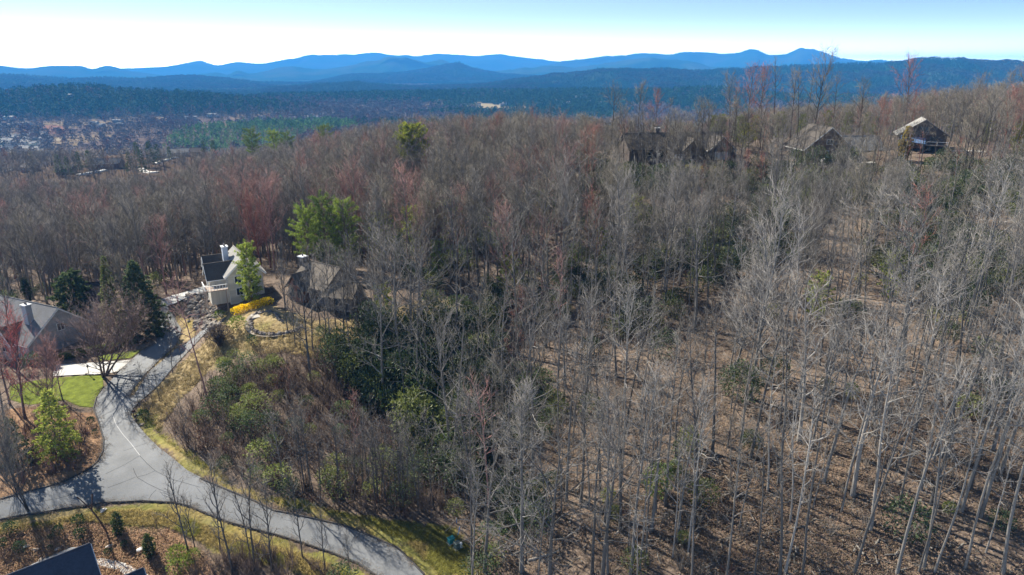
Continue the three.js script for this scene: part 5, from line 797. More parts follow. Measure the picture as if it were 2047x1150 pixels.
  // fallen sticks, drifts of leaves, grass tufts
  const stick = (seed) => { const M = new Mesher(), q = R(seed); M.tube(bend(V(-0.5, 0.02, 0), V(1, 0.02, 0), 1, 4, q, 0.25, 0), [0.03, 0.026, 0.022, 0.016, 0.008], 4, [1, 1, 1]); for (let k = 0; k < 4; k++) { const p = V(-0.2 + 0.2 * k, 0.03, 0); M.twig(p, p.clone().add(V(0.18, 0.08 * q(), (q() - 0.5) * 0.4)), 0.012, [1, 1, 1]); } return M.geo(); };
  const sticks = [], drifts = [], tufts = [];
  for (let k = 0; k < 3200; k++) { const p = at(lerp(950, 2060, r()), lerp(520, 1150, Math.sqrt(r()))), m = 0.6 + 0.9 * r(), l = 1.2 + 4 * r() * r(); if (map.roadEdge(p.x, p.z) > 0.02) continue; sticks.push([p.x, p.y + 0.05, p.z, r() * 6.28, l, 1.6, Math.floor(r() * 2.99), 0.13 * m, 0.118 * m, 0.105 * m, (r() - 0.5) * 0.2, (r() - 0.5) * 0.25]); }
  scattered('fallen_sticks', 'fallen grey sticks lying among leaves on the slope', [stick(1), stick(2), stick(3)], WHITE, sticks);
  const drift = (seed) => { const M = new Mesher(), q = R(seed), side = V(); for (let k = 0; k < 14; k++) { const dir = randomDir(q, 0.1); dir.y *= 0.5; dir.normalize(); side.crossVectors(dir, V(q() - 0.5, 1.6, q() - 0.5)).normalize(); const m = 0.6 + 0.8 * q(); M.leaf(V((q() - 0.5) * 1.3, 0.05 + 0.1 * q(), (q() - 0.5) * 1.3), dir, side.clone(), 0.16, 0.12, [m, m * (0.9 + 0.2 * q()), m]); } return M.geo(); };
  for (let k = 0; k < 16000; k++) { const p = at(lerp(940, 2060, r()), lerp(540, 1150, Math.pow(r(), 0.62))), m = 0.7 + 0.6 * r(); if (map.roadEdge(p.x, p.z) > 0.02) continue; drifts.push([p.x, p.y + 0.02, p.z, r() * 6.28, 1, 1, Math.floor(r() * 2.99), 0.185 * m, 0.13 * m, 0.092 * m]); }
  for (let k = 0; k < 2600; k++) { const p = at(lerp(-10, 420, r()), lerp(1040, 1150, r())), m = 0.7 + 0.6 * r(); if (map.bed(p.x, p.z) < 0.4) continue; drifts.push([p.x, p.y + 0.02, p.z, r() * 6.28, 0.9, 1, Math.floor(r() * 2.99), 0.27 * m, 0.165 * m, 0.095 * m]); }
  for (let k = 0; k < 2600; k++) { const i = Math.floor(r() * (roadOutline.length - 1)), t = r(), a = roadOutline[i], b = roadOutline[i + 1], x = lerp(a[0], b[0], t) + (r() - 0.5) * 1.5, z = lerp(a[1], b[1], t) + (r() - 0.5) * 1.5, m = 0.6 + 0.6 * r(); drifts.push([x, height(x, z) + 0.06, z, r() * 6.28, 0.55, 0.7, Math.floor(r() * 2.99), 0.185 * m, 0.14 * m, 0.10 * m]); }
  scattered('leaf_litter', 'orange brown fallen leaves strewn over the slope and the mulch bed', [drift(1), drift(2), drift(3)], leafMat(1, 1, 1, { transmission: 0, roughness: 0.9 }), drifts);
  const tuft = (seed) => { const M = new Mesher(), q = R(seed); for (let k = 0; k < 16; k++) { const p = V((q() - 0.5) * 0.7, 0, (q() - 0.5) * 0.7), m = 0.7 + 0.6 * q(); M.twig(p, p.clone().add(V((q() - 0.5) * 0.35, 0.16 + 0.16 * q(), (q() - 0.5) * 0.35)), 0.022, [m, m, m]); } return M.geo(); };
  for (let k = 0; k < 52000; k++) {
    const px = lerp(-20, 980, r()), py = lerp(620, 1150, Math.pow(r(), 0.7)), p = at(px, py), m = 0.65 + 0.6 * r();
    const g = Math.max(map.verge(p.x, p.z), map.bankGrass(p.x, p.z), map.stripe(p.x, p.z)), s = Math.max(map.straw(p.x, p.z), 0.8 * map.knoll(p.x, p.z)), l = map.lawn(p.x, p.z);
    if (map.road(p.x, p.z) > 0.05 || map.roadEdge(p.x, p.z) > 0.8 || Math.max(g, s, l) < 0.35 || (l > 0.3 && r() < 0.6)) continue;
    const green = fbm(p.x / 6, p.z / 6, 2), c = l > 0.3 ? [0.15, 0.19, 0.03] : s > g ? [0.33, 0.26, 0.13] : green > 0.52 ? [0.2, 0.19, 0.045] : [0.31, 0.24, 0.09], tall = s > g ? 1.5 : l > 0.3 ? 0.45 : 0.8;
    tufts.push([p.x, p.y + 0.02, p.z, r() * 6.28, 1, tall, Math.floor(r() * 2.99), c[0] * m, c[1] * m, c[2] * m]);
  }
  scattered('grass', 'dry yellow and green grass on the verges, lawns and straw bank', [tuft(1), tuft(2), tuft(3)], WHITE, tufts);
}
// ---------------------------------------------------------------- houses
const shingle = (r, g, b, seed) => { const t = speckle(256, (u, v, i, j) => { const row = Math.floor(j / 5), k = 0.72 + 0.22 * hash2(Math.floor((i + row * 7) / 7) + seed * 91, row) + 0.2 * (fbm(u * 9 + seed, v * 9, 3) - 0.3) + 0.1 * hash2(i, j) - (j % 5 === 0 ? 0.16 : 0); return [r * k, g * k, b * k]; }); t.repeat.set(1 / 6, 1 / 6); return dull({ map: t, roughness: 0.88, specularIntensity: 0.25 }); };
const roofs = { grey: shingle(0.145, 0.147, 0.155, 1), slate: shingle(0.055, 0.062, 0.085, 2), pale: shingle(0.26, 0.25, 0.235, 3), brown: shingle(0.09, 0.078, 0.068, 4), tan: shingle(0.16, 0.135, 0.11, 5), dark: shingle(0.075, 0.062, 0.06, 6) };
const boards = (r, g, b) => { const t = speckle(128, (u, v, i, j) => { const k = 0.85 + 0.2 * hash2(3, Math.floor(j / 8)) - (j % 8 === 0 ? 0.25 : 0) + 0.08 * hash2(i, j); return [r * k, g * k, b * k]; }); t.repeat.set(1 / 3, 1 / 3); return dull({ map: t, roughness: 0.85, specularIntensity: 0.3 }); };
const stoneTex = speckle(256, (u, v, i, j) => { const a = Math.floor(i / 13 + (Math.floor(j / 9) % 2) * 0.5), b = Math.floor(j / 9), k = 0.5 + 0.75 * hash2(a, b + 40) - ((i + (b % 2) * 6) % 13 < 1 || j % 9 < 1 ? 0.3 : 0); return [0.22 * k, 0.19 * k, 0.17 * k]; }); stoneTex.repeat.set(1 / 5, 1 / 5);
const walls = { cream: boards(0.56, 0.52, 0.44), brown: boards(0.16, 0.11, 0.08), dark: boards(0.10, 0.08, 0.07), stone: dull({ map: stoneTex, roughness: 0.9 }), grey: boards(0.3, 0.3, 0.3), red: boards(0.19, 0.10, 0.075), white: boards(0.7, 0.69, 0.66) };
const trim = mat(0.7, 0.69, 0.66, { roughness: 0.6 }), darkTrim = mat(0.08, 0.07, 0.065, { roughness: 0.7 }), glassMat = new THREE.MeshPhysicalMaterial({ color: new THREE.Color().setRGB(0.03, 0.04, 0.05), roughness: 0.08, specularIntensity: 1 });
const stoneGrey = dull({ map: stoneTex, roughness: 0.92 }), whiteStucco = mat(0.42, 0.45, 0.5);
const box = (w, h, d, x, y, z) => new THREE.BoxGeometry(w, h, d).translate(x, y, z);
function slope(l, run, rise, over, side) {                      // one roof plane, ridge along x at height rise, falling to +z or -z
  const len = Math.hypot(run, rise) * (1 + over / run), t = 0.18, g = new THREE.BoxGeometry(l, t, len);
  const uv = g.attributes.uv; for (let i = 0; i < uv.count; i++) uv.setXY(i, uv.getX(i) * l, uv.getY(i) * len);
  g.translate(0, t / 2, len / 2 + 0.002).rotateX(Math.atan2(rise, run)); g.translate(0, rise, 0);
  return side > 0 ? g : g.rotateY(Math.PI);
}
function wallBody(l, w, h, rise) {
  const s = new THREE.Shape([[-w / 2, 0], [w / 2, 0], [w / 2, h], [0, h + rise], [-w / 2, h]].map(([a, b]) => new THREE.Vector2(a, b)));
  return new THREE.ExtrudeGeometry(s, { depth: l, bevelEnabled: false }).translate(0, 0, -l / 2).rotateY(Math.PI / 2);
}
// blocks: { x, z, y, turn, l, w, h, rise, over, wall, roof, open: [[face, along, up, width, height, kind]] }
function house(name, label, pos, turn, blocks, extra, group) {
  const o = base(name, pos, turn);
  for (const b of blocks) {
    const { x = 0, y = 0, z = 0, turn: t = 0, l, w, h, rise, over = 0.5, wall, roof, open = [], edge = trim } = b, M = new THREE.Matrix4().makeRotationY(t).setPosition(x, y, z), put = (n, g, m, p = o) => obj(n, g.applyMatrix4(M), m, p);
    put('wall', wallBody(l, w, h + 1.5, rise).translate(0, -1.5, 0), wall);
    for (const s of [1, -1]) put('roof_slope', slope(l + 0.9, w / 2, rise, over, s).translate(0, h + 0.04, 0), roof);
    put('ridge_cap', new THREE.CylinderGeometry(0.13, 0.13, l + 0.92, 5).rotateZ(Math.PI / 2).translate(0, h + rise + 0.26, 0), roof);
    const drop = rise * over / (w / 2);
    for (const s of [1, -1]) put('gutter', box(l + 0.9, 0.16, 0.14, 0, h - drop + 0.1, s * (w / 2 + over + 0.07)), edge);
    for (const s of [1, -1]) for (const q of [1, -1]) { const len = Math.hypot(w / 2 + over, rise + drop); put('barge_board', new THREE.BoxGeometry(0.08, 0.26, len).translate(0, -0.02, len / 2).rotateX(Math.atan2(rise, w / 2)).rotateY(q > 0 ? 0 : Math.PI).translate(s * (l / 2 + 0.5), h + rise + 0.06, 0), edge); }
    for (const [face, u, v, ww, hh, kind = 'window'] of open) {
      const F = new THREE.Matrix4(); if (face === 'front') F.setPosition(u, v, w / 2); else if (face === 'back') F.makeRotationY(Math.PI).setPosition(u, v, -w / 2); else if (face === 'right') F.makeRotationY(Math.PI / 2).setPosition(l / 2, v, u); else F.makeRotationY(-Math.PI / 2).setPosition(-l / 2, v, u);
      const fr = [box(ww + 0.2, 0.1, 0.12, 0, hh / 2 + 0.05, 0.05), box(ww + 0.2, 0.1, 0.12, 0, -hh / 2 - 0.05, 0.05), box(0.1, hh, 0.12, -ww / 2 - 0.05, 0, 0.05), box(0.1, hh, 0.12, ww / 2 + 0.05, 0, 0.05)];
      if (kind === 'window' && ww > 0.7) fr.push(box(0.06, hh, 0.08, 0, 0, 0.05));
      const f = put(kind, mergeGeometries(fr.map((g) => g.applyMatrix4(F))), edge);
      put(kind === 'window' ? 'pane' : 'panel', box(ww, hh, 0.05, 0, 0, 0.026).applyMatrix4(F), kind === 'window' ? glassMat : kind === 'garage_door' ? trim : darkTrim, f);
    }
  }
  extra?.(o);
  return tag(o, label, 'house', group);
}
function chimney(o, m, x, z, y0, y1, w = 1.1, d = 1.1, pots = 2) {
  const c = obj('chimney', new RoundedBoxGeometry(w, y1 - y0, d, 1, 0.04).translate(x, (y0 + y1) / 2, z), m, o);
  obj('cap', box(w + 0.3, 0.18, d + 0.3, x, y1 + 0.09, z), mat(0.6, 0.6, 0.6), c);
  for (let k = 0; k < pots; k++) obj('flue', new THREE.CylinderGeometry(0.14, 0.16, 0.5, 8).translate(x + (k - (pots - 1) / 2) * 0.45, y1 + 0.43, z), mat(0.12, 0.11, 0.11), c);
}
const onRidge = (a, b, h) => { const [ax, af] = atHeight(...a, h), [bx, bf] = atHeight(...b, h); return { x: (ax + bx) / 2, z: -(af + bf) / 2, l: Math.hypot(bx - ax, bf - af), turn: Math.atan2(bf - af, bx - ax) }; };

{ // cream house above the rocky bank: ridge runs away from the road
  const g = 12, q = onRidge([486, 517], [467, 494], g + 8.2);
  house('cream_house', 'cream house with pale steep roof, white chimney and railed deck above the rocky bank', [q.x, g, q.z], q.turn, [
    { l: q.l, w: 7, h: 5, rise: 3.2, wall: walls.cream, roof: roofs.pale, over: 0.6, open: [['left', -1.6, 3.8, 1.2, 1.5], ['left', 1.5, 3.8, 1.2, 1.5], ['left', -1.5, 1.2, 1.2, 1.5], ['left', 1.6, 1.2, 1.2, 1.5], ['left', 0, 6.2, 0.8, 1], ['back', -3, 3.4, 1.6, 1.6]] },
    { x: -1.4, z: -4.2, turn: Math.PI / 2, l: 5.6, w: 5, h: 4.2, rise: 2.5, wall: walls.cream, roof: roofs.brown, over: 0.4, open: [['right', 0, 2.6, 1.6, 1.8]] },
    { x: 4.6, z: -4, turn: Math.PI / 2, l: 5, w: 4.2, h: 4.7, rise: 2.3, wall: walls.cream, roof: roofs.brown, over: 0.4, open: [['right', 0, 3, 1.4, 1.6]] },
  ], (o) => {
    chimney(o, whiteStucco, 2.4, -2.4, 4, 9.3, 1.6, 1.1, 3);
    const deck = obj('deck', [box(4.2, 0.2, 4.4, -5.6, 2.6, -6.2), ...[[-7.5, -8.2], [-3.7, -8.2], [-7.5, -4.4]].map(([x, z]) => box(0.22, 4.6, 0.22, x, 0.2, z))], mat(0.34, 0.27, 0.22), o);
    for (let k = 0; k < 8; k++) obj('rail_post', box(0.1, 1, 0.1, -7.6 + k * 0.57, 3.2, -8.35), trim, deck);
    for (let k = 1; k < 8; k++) obj('rail_post', box(0.1, 1, 0.1, -7.65, 3.2, -8.35 + k * 0.57), trim, deck);
    obj('handrail', [box(4.3, 0.1, 0.14, -5.6, 3.75, -8.35), box(0.14, 0.1, 4.4, -7.65, 3.75, -6.2), box(4.3, 0.08, 0.08, -5.6, 2.95, -8.35), box(0.08, 0.08, 4.4, -7.65, 2.95, -6.2)], trim, deck);
  });
}
{ // stone house on the knoll
  const g = 12.4, q = onRidge([614, 522], [678, 537], g + 6.8);
  house('stone_house', 'brown stone house with tan roof and grey stone chimney behind bare trees on the knoll', [q.x, g, q.z], q.turn, [
    { l: q.l, w: 8.4, h: 3.4, rise: 3.4, wall: walls.stone, roof: roofs.tan, edge: darkTrim, open: [['front', -1, 1.6, 1.6, 1.6], ['front', 2, 1.6, 1.6, 1.6], ['right', 0, 3.6, 1.2, 1.2]] },
    { x: -2.4, z: 3.4, turn: Math.PI / 2, l: 4.4, w: 4.6, h: 3, rise: 2.5, wall: walls.red, roof: roofs.brown, edge: darkTrim, open: [['left', -1.2, 1.7, 1.1, 1.7], ['left', 1.2, 1.7, 1.1, 1.7], ['left', 0, 3.8, 0.7, 0.7]] },
    { x: q.l / 2 + 2.2, z: 1, turn: 0.4, l: 6, w: 6, h: 2.4, rise: 2, wall: walls.stone, roof: roofs.tan, edge: darkTrim, open: [['front', 0, 1.3, 1.6, 1.2]] },
  ], (o) => { chimney(o, stoneGrey, -q.l / 2 - 0.6, 0.6, -0.5, 7.8, 1.5, 1.3, 1); });
}
{ // grey roofed house at the left edge
  const g = 1.3, q = onRidge([-40, 584], [113, 617], g + 9);
  house('grey_roofed_house', 'large house with broad grey roof, chimney and small front gable at the left frame edge', [q.x, g, q.z], q.turn, [
    { l: q.l, w: 14, h: 3.4, rise: 5.6, wall: walls.grey, roof: roofs.grey, open: [['front', 4, 1.7, 1.4, 1.5], ['front', 1, 1.7, 1.4, 1.5], ['right', 0, 5, 1.4, 1.5]] },
    { x: q.l / 2 - 6.6, z: 5.2, turn: Math.PI / 2, l: 5.4, w: 4.8, h: 3.3, rise: 2.8, wall: walls.grey, roof: roofs.brown, open: [['left', 0, 1.9, 1.8, 1.6]] },
    { x: q.l / 2 - 13.5, z: 8, l: 11, w: 4.6, h: 2.4, rise: 1.1, wall: walls.grey, roof: roofs.slate, open: [['front', -2, 1.2, 1.3, 1.3], ['front', 2, 1.2, 1.3, 1.3]] },
  ], (o) => chimney(o, mat(0.27, 0.28, 0.3), q.l / 2 - 4.4, 3.4, 2, 10.2, 1.5, 1.2, 2));
}
{ const q = onRidge([163, 563], [192, 561], 9); house('dark_roofed_house', 'small house with dark rounded looking roof half hidden by evergreens', [q.x, 2, q.z], q.turn, [{ l: Math.max(7, q.l), w: 9, h: 3, rise: 3.4, wall: walls.white, roof: roofs.dark, edge: darkTrim, open: [['front', -1, 1.5, 1.2, 1.3], ['front', 2, 1.5, 1.2, 1.3]] }]); }
{ // the dark roof at the bottom left corner, its slope towards us in shade
  const rh = 2.6, q = onRidge([-30, 1172], [178, 1091], rh), g = rh - 8;
  house('blue_roofed_house', 'house seen from above with dark blue grey roof filling the bottom left corner', [q.x, g, q.z], q.turn, [
    { l: q.l - 0.6, w: 9, h: 4.2, rise: 3.8, wall: walls.cream, roof: roofs.slate, open: [['right', 0, 3.4, 1.2, 1.3], ['front', 1, 2.4, 1.4, 1.4]] },
    { x: q.l / 2 + 1.6, z: 3.3, y: -0.9, l: 5.2, w: 4.6, h: 2.9, rise: 1.9, wall: walls.cream, roof: roofs.slate, open: [['right', 0, 1.6, 1.0, 1.1]] },
    { x: -q.l / 2 + 5, z: -6.6, y: -1.6, turn: 0.25, l: 9, w: 7, h: 3.2, rise: 1.5, wall: walls.cream, roof: roofs.grey, open: [['front', 0, 1.6, 1.2, 1.2]] },
  ], (o) => obj('downspout', new THREE.CylinderGeometry(0.07, 0.07, 1.5, 8).rotateX(0.4).translate(-q.l / 2 + 8.5, 4.6, -2.6), trim, o));
}
{ // houses on the hilltop
  const gA = 31, a = onRidge([1248, 268], [1440, 265], gA + 7.6);
  house('long_hilltop_house', 'long low brown house with shingled roof and two front gables on the hilltop', [a.x, gA, a.z], a.turn, [
    { l: a.l, w: 12, h: 3.4, rise: 4.2, wall: walls.dark, roof: roofs.brown, edge: darkTrim, open: [['front', -10, 1.7, 1.8, 1.5], ['front', -6, 1.7, 1.8, 1.5], ['front', -2, 1.7, 1.2, 2, 'door']] },
    { x: a.l / 2 - 3.4, z: 5.4, turn: Math.PI / 2, l: 8, w: 8.4, h: 3.2, rise: 3.9, wall: walls.dark, roof: roofs.brown, open: [['left', 0, 1.3, 4.6, 2.3, 'garage_door'], ['left', 0, 4.6, 1, 1]] },
    { x: a.l / 2 - 12, z: 5, turn: Math.PI / 2, l: 5, w: 6.4, h: 3.2, rise: 3.1, wall: walls.brown, roof: roofs.brown, edge: darkTrim, open: [['left', -1, 1.6, 1.4, 1.5], ['left', 1.4, 1.6, 1.4, 1.5]] },
  ], (o) => chimney(o, stoneGrey, -5, -1, 3, 9.2, 1.4, 1.1, 2));
  const gB = 30.6, b = onRidge([1625, 256], [1648, 250], gB + 10.2);
  house('gabled_hilltop_house', 'brown hilltop house with one very wide front gable and a paler garage roof beside it', [b.x + 1.5, gB, b.z - 2], Math.PI / 2 + 0.08, [
    { l: 14, w: 15.5, h: 3.8, rise: 6.4, over: 0.7, wall: walls.brown, roof: roofs.brown, open: [['left', -3.4, 1.9, 1.6, 1.7], ['left', 0, 2, 2.2, 2], ['left', 3.4, 1.9, 1.6, 1.7], ['left', 0, 5.8, 2, 1.4]] },
    { x: 0.5, z: 13.6, turn: Math.PI / 2, l: 12.5, w: 10.5, h: 3, rise: 3.8, wall: walls.dark, roof: roofs.pale, edge: darkTrim, open: [['front', -2.6, 1.3, 2.7, 2.2, 'garage_door'], ['front', 1.4, 1.3, 2.7, 2.2, 'garage_door']] },
  ]);
  const gC = 32.6, c = onRidge([1857, 243], [1846, 236], gC + 10.4);
  house('tall_hilltop_house', 'tall dark timber hilltop house with pale sloping roof, deck and a blue metal porch roof', [c.x + 1, gC, c.z - 3], Math.PI / 2 - 0.42, [
    { l: 13, w: 13, h: 6, rise: 4.4, over: 0.9, wall: walls.dark, roof: roofs.pale, edge: darkTrim, open: [['left', -3, 4.6, 1.8, 1.8], ['left', 0, 4.6, 1.8, 1.8], ['left', 3, 4.6, 1.8, 1.8], ['left', 0, 7.6, 2.4, 1.4], ['left', -2.6, 1.6, 1.8, 1.8], ['left', 2.6, 1.6, 1.8, 1.8]] },
  ], (o) => {
    obj('porch_roof', new RoundedBoxGeometry(4.4, 0.16, 7, 1, 0.05).rotateX(0.12).rotateZ(0.34).translate(-8.6, 4.6, -2.8), new THREE.MeshStandardMaterial({ color: new THREE.Color().setRGB(0.2, 0.33, 0.55), roughness: 0.35, metalness: 0.3 }), o);
    for (const z of [-6, 0.4]) obj('porch_post', box(0.22, 5.6, 0.22, -10.3, 1.4, z), darkTrim, o);
    const d = obj('deck', box(3, 0.25, 6, -8, 3, 3.8), mat(0.28, 0.22, 0.17), o); obj('handrail', [box(0.12, 0.12, 6, -9.4, 4.1, 3.8), box(0.1, 1, 0.1, -9.4, 3.6, 1), box(0.1, 1, 0.1, -9.4, 3.6, 3.8), box(0.1, 1, 0.1, -9.4, 3.6, 6.6)], trim, d);
  });
  const drive = (px, label, w) => tag(obj('driveway', ribbon(flat(px), w, 0.1, 0, 1.5), mat(0.36, 0.345, 0.31)), label, 'driveway', null, 'structure');
  drive([[1262, 322], [1300, 321], [1345, 319], [1392, 318]], 'pale driveway strip in front of the long hilltop house', 5);
  drive([[1560, 328], [1620, 327], [1680, 326], [1745, 324]], 'pale driveway strip in front of the gabled hilltop house', 5);
  drive([[1895, 302], [1930, 301], [1975, 304]], 'pale driveway strip right of the tall hilltop house', 5);
}
// ---- parked cars
{
  const prof = (pts) => new THREE.Shape(pts.map(([a, b]) => new THREE.Vector2(a, b)));
  const carAt = (name, label, px, py, turn, paint, tall) => {
    const p = at(px, py), o = base(name, [p.x, p.y + 0.12, p.z], turn), h = tall ? 1.15 : 1;
    const shape = prof([[-2.2, 0.35], [2.2, 0.35], [2.25, 0.75 * h], [1.2, 0.92 * h], [0.55, 1.5 * h], [-1.5, 1.55 * h], [-2.15, 0.95 * h]]);
    obj('body', new THREE.ExtrudeGeometry(shape, { depth: 1.6, bevelEnabled: true, bevelThickness: 0.12, bevelSize: 0.08, bevelSegments: 2 }).translate(0, 0, -0.8), new THREE.MeshPhysicalMaterial({ color: new THREE.Color().setRGB(...paint), roughness: 0.3, clearcoat: 1 }), o);
    const w = prof([[1.0, 0.95 * h], [0.5, 1.42 * h], [-1.4, 1.46 * h], [-1.75, 0.98 * h]]);
    for (const s of [1, -1]) obj('side_window', new THREE.ExtrudeGeometry(w, { depth: 0.02, bevelEnabled: false }).translate(0, 0, s * 0.935 - 0.01), glassMat, o);
    obj('windscreen', box(0.03, 0.62, 1.4, 0, 0, 0).rotateZ(0.85).translate(0.98, 1.2 * h, 0), glassMat, o);
    for (const x of [1.4, -1.35]) for (const s of [1, -1]) { const wh = obj('wheel', new THREE.CylinderGeometry(0.36, 0.36, 0.24, 14).rotateX(Math.PI / 2).translate(x, 0.3, s * 0.86), mat(0.03, 0.03, 0.03), o); obj('rim', new THREE.CylinderGeometry(0.2, 0.2, 0.02, 10).rotateX(Math.PI / 2).translate(x, 0.3, s * 0.985), mat(0.5, 0.5, 0.5, { metalness: 0.7, roughness: 0.3 }), wh); }
    for (const s of [1, -1]) obj('headlight', box(0.06, 0.16, 0.3, 2.28, 0.72 * h, s * 0.62), mat(0.8, 0.8, 0.8, { roughness: 0.2 }), o);
    tag(o, label, 'car', 'cars parked at the hilltop houses');
  };
  carAt('parked_car', 'silver car parked on the drive of the long hilltop house', 1358, 319, 0.2, [0.5, 0.54, 0.6], false);
  carAt('parked_car', 'white pickup sized car parked nearest the wide front gable', 1657, 326, 0.1, [0.75, 0.76, 0.78], true);
  carAt('parked_car', 'dark car parked between the white one and the garage doors', 1684, 325, 2.9, [0.05, 0.055, 0.07], true);
}
// ---- the far houses
{
  const small = (name, label, px, py, turn, l, w, wall, roof, group, lift = 0) => { const p = at(px, py); return house(name, label, [p.x, p.y + lift, p.z], turn, [{ l, w, h: 3.4, rise: w * 0.32, wall, roof, edge: trim, open: [['front', -l * 0.25, 1.7, 1.6, 1.4], ['front', l * 0.25, 1.7, 1.6, 1.4]] }], null, group); };
  small('far_brown_house', 'long red brown house with dark grey roof among woods at the left', 216, 334, 0.1, 22, 11, walls.red, roofs.slate, undefined, 0.4);
  small('far_brown_house', 'small wing house with grey roof beside the long red brown house', 198, 336, 0.5, 11, 9, walls.red, roofs.grey, undefined, 0.4);
  small('far_white_house', 'white gabled house with pale roof in a clearing on the far spur', 300, 312, 1.2, 15, 10, walls.white, roofs.pale, undefined, 0.4);
  small('far_grey_house', 'low grey house right of the white gabled one on the far spur', 318, 314, 0.1, 17, 11, walls.grey, roofs.grey, undefined, 0.4);
  small('far_brown_house', 'brown house with dark roof at the right end of the far spur', 388, 310, 0.1, 19, 11, walls.brown, roofs.dark, undefined, 0.4);
  small('far_grey_house', 'pale house half hidden near the end of the far spur', 360, 311, 0.3, 17, 10, walls.grey, roofs.pale, undefined, 0.4);
  small('far_brown_house', 'dark shed roofed house below the left end of the woods', 133, 345, 0.1, 12, 9, walls.brown, roofs.dark, undefined, 0.4);
  small('far_brown_house', 'small red house deep in the woods at the left edge', 62, 342, -0.4, 12, 9, walls.red, roofs.dark, undefined, 0.4);
  const strip = (px, label, w, lift = 0.5) => tag(obj('far_drive', ribbon(flat(px), w, lift, 4, 4), mat(0.5, 0.48, 0.45)), label, 'driveway', null, 'structure');
  strip([[153, 350], [170, 347], [190, 344], [213, 340]], 'pale curved drive below the long red brown house', 6); strip([[282, 337], [290, 343], [302, 345], [316, 344]], 'pale looping drive on the far spur', 6); strip([[-10, 345], [15, 341], [42, 334]], 'pale road cut at the left frame edge', 6); strip([[308, 328], [330, 320], [352, 314]], 'pale drive climbing the far spur', 5);
  // the town and the farms on the valley floor
  const r = R(613), colors = [[walls.white, roofs.pale], [walls.white, roofs.grey], [walls.grey, roofs.pale], [walls.cream, roofs.grey], [walls.white, roofs.brown]], protos = {};
  const place = (px, py, size, c, label, group) => {
    const k = size > 1.7 ? 1 : 0, p = at(px, py), key2 = c * 2 + k; let o = protos[key2];
    if (!o) { o = protos[key2] = new THREE.Group(); o.name = 'valley_house'; const [wm, rm] = colors[c], l = k ? 30 : 14, w = k ? 15 : 10, rise = k ? 2.4 : 3.2; const wl = new THREE.Mesh(wallBody(l, w, 7, rise), wm); wl.name = 'wall'; o.add(wl); for (const s of [1, -1]) { const m = new THREE.Mesh(slope(l + 1, w / 2, rise, 0.5, s).translate(0, 7, 0), rm); m.name = 'roof_slope'; o.add(m); } }
    plant(o, p, r() * 1.2 - 0.6, (k ? 1 : 1.0) * (0.8 + 0.4 * r()), label, 'house', group);
  };
  const clusters = [[46, 0, 92, 272, 314, 'small pale house of the town at the left edge', 'houses of the town at the left edge'], [9, 4, 60, 236, 260, 'pale building on the wooded slope above the town', 'buildings above the town'], [12, 840, 1010, 206, 226, 'pale farm building on the middle valley fields', 'buildings on the middle valley fields'], [12, 600, 700, 226, 242, 'white house in the village beyond the pine plantation', 'houses of the village beyond the plantation'], [10, 340, 560, 232, 250, 'pale house along the edge of the pine plantation', 'houses along the plantation'], [7, 410, 500, 196, 208, 'tiny white house at the foot of the low dark ridge', 'houses at the foot of the low dark ridge'], [7, 1100, 1215, 190, 204, 'tiny pale house on the slope below the right hand ridge', 'houses below the right hand ridge'], [10, 1020, 1200, 206, 236, 'pale house on the valley floor behind the ridge trees', 'houses behind the ridge trees'], [6, 155, 260, 244, 258, 'pale house beside the tan clearings at the left', 'houses by the tan clearings']];
  for (const [n, x0, x1, y0, y1, label, group] of clusters) for (let k = 0; k < n; k++) place(lerp(x0, x1, r()), lerp(y0, y1, r()), 1 + r(), Math.floor(r() * 4.99), label, group);
  place(140, 193, 2, 0, 'white building alone on top of the dark wooded hill', undefined); place(1310, 172, 2, 0, 'tiny white house in a clearing on the dark right hand ridge', undefined);
}
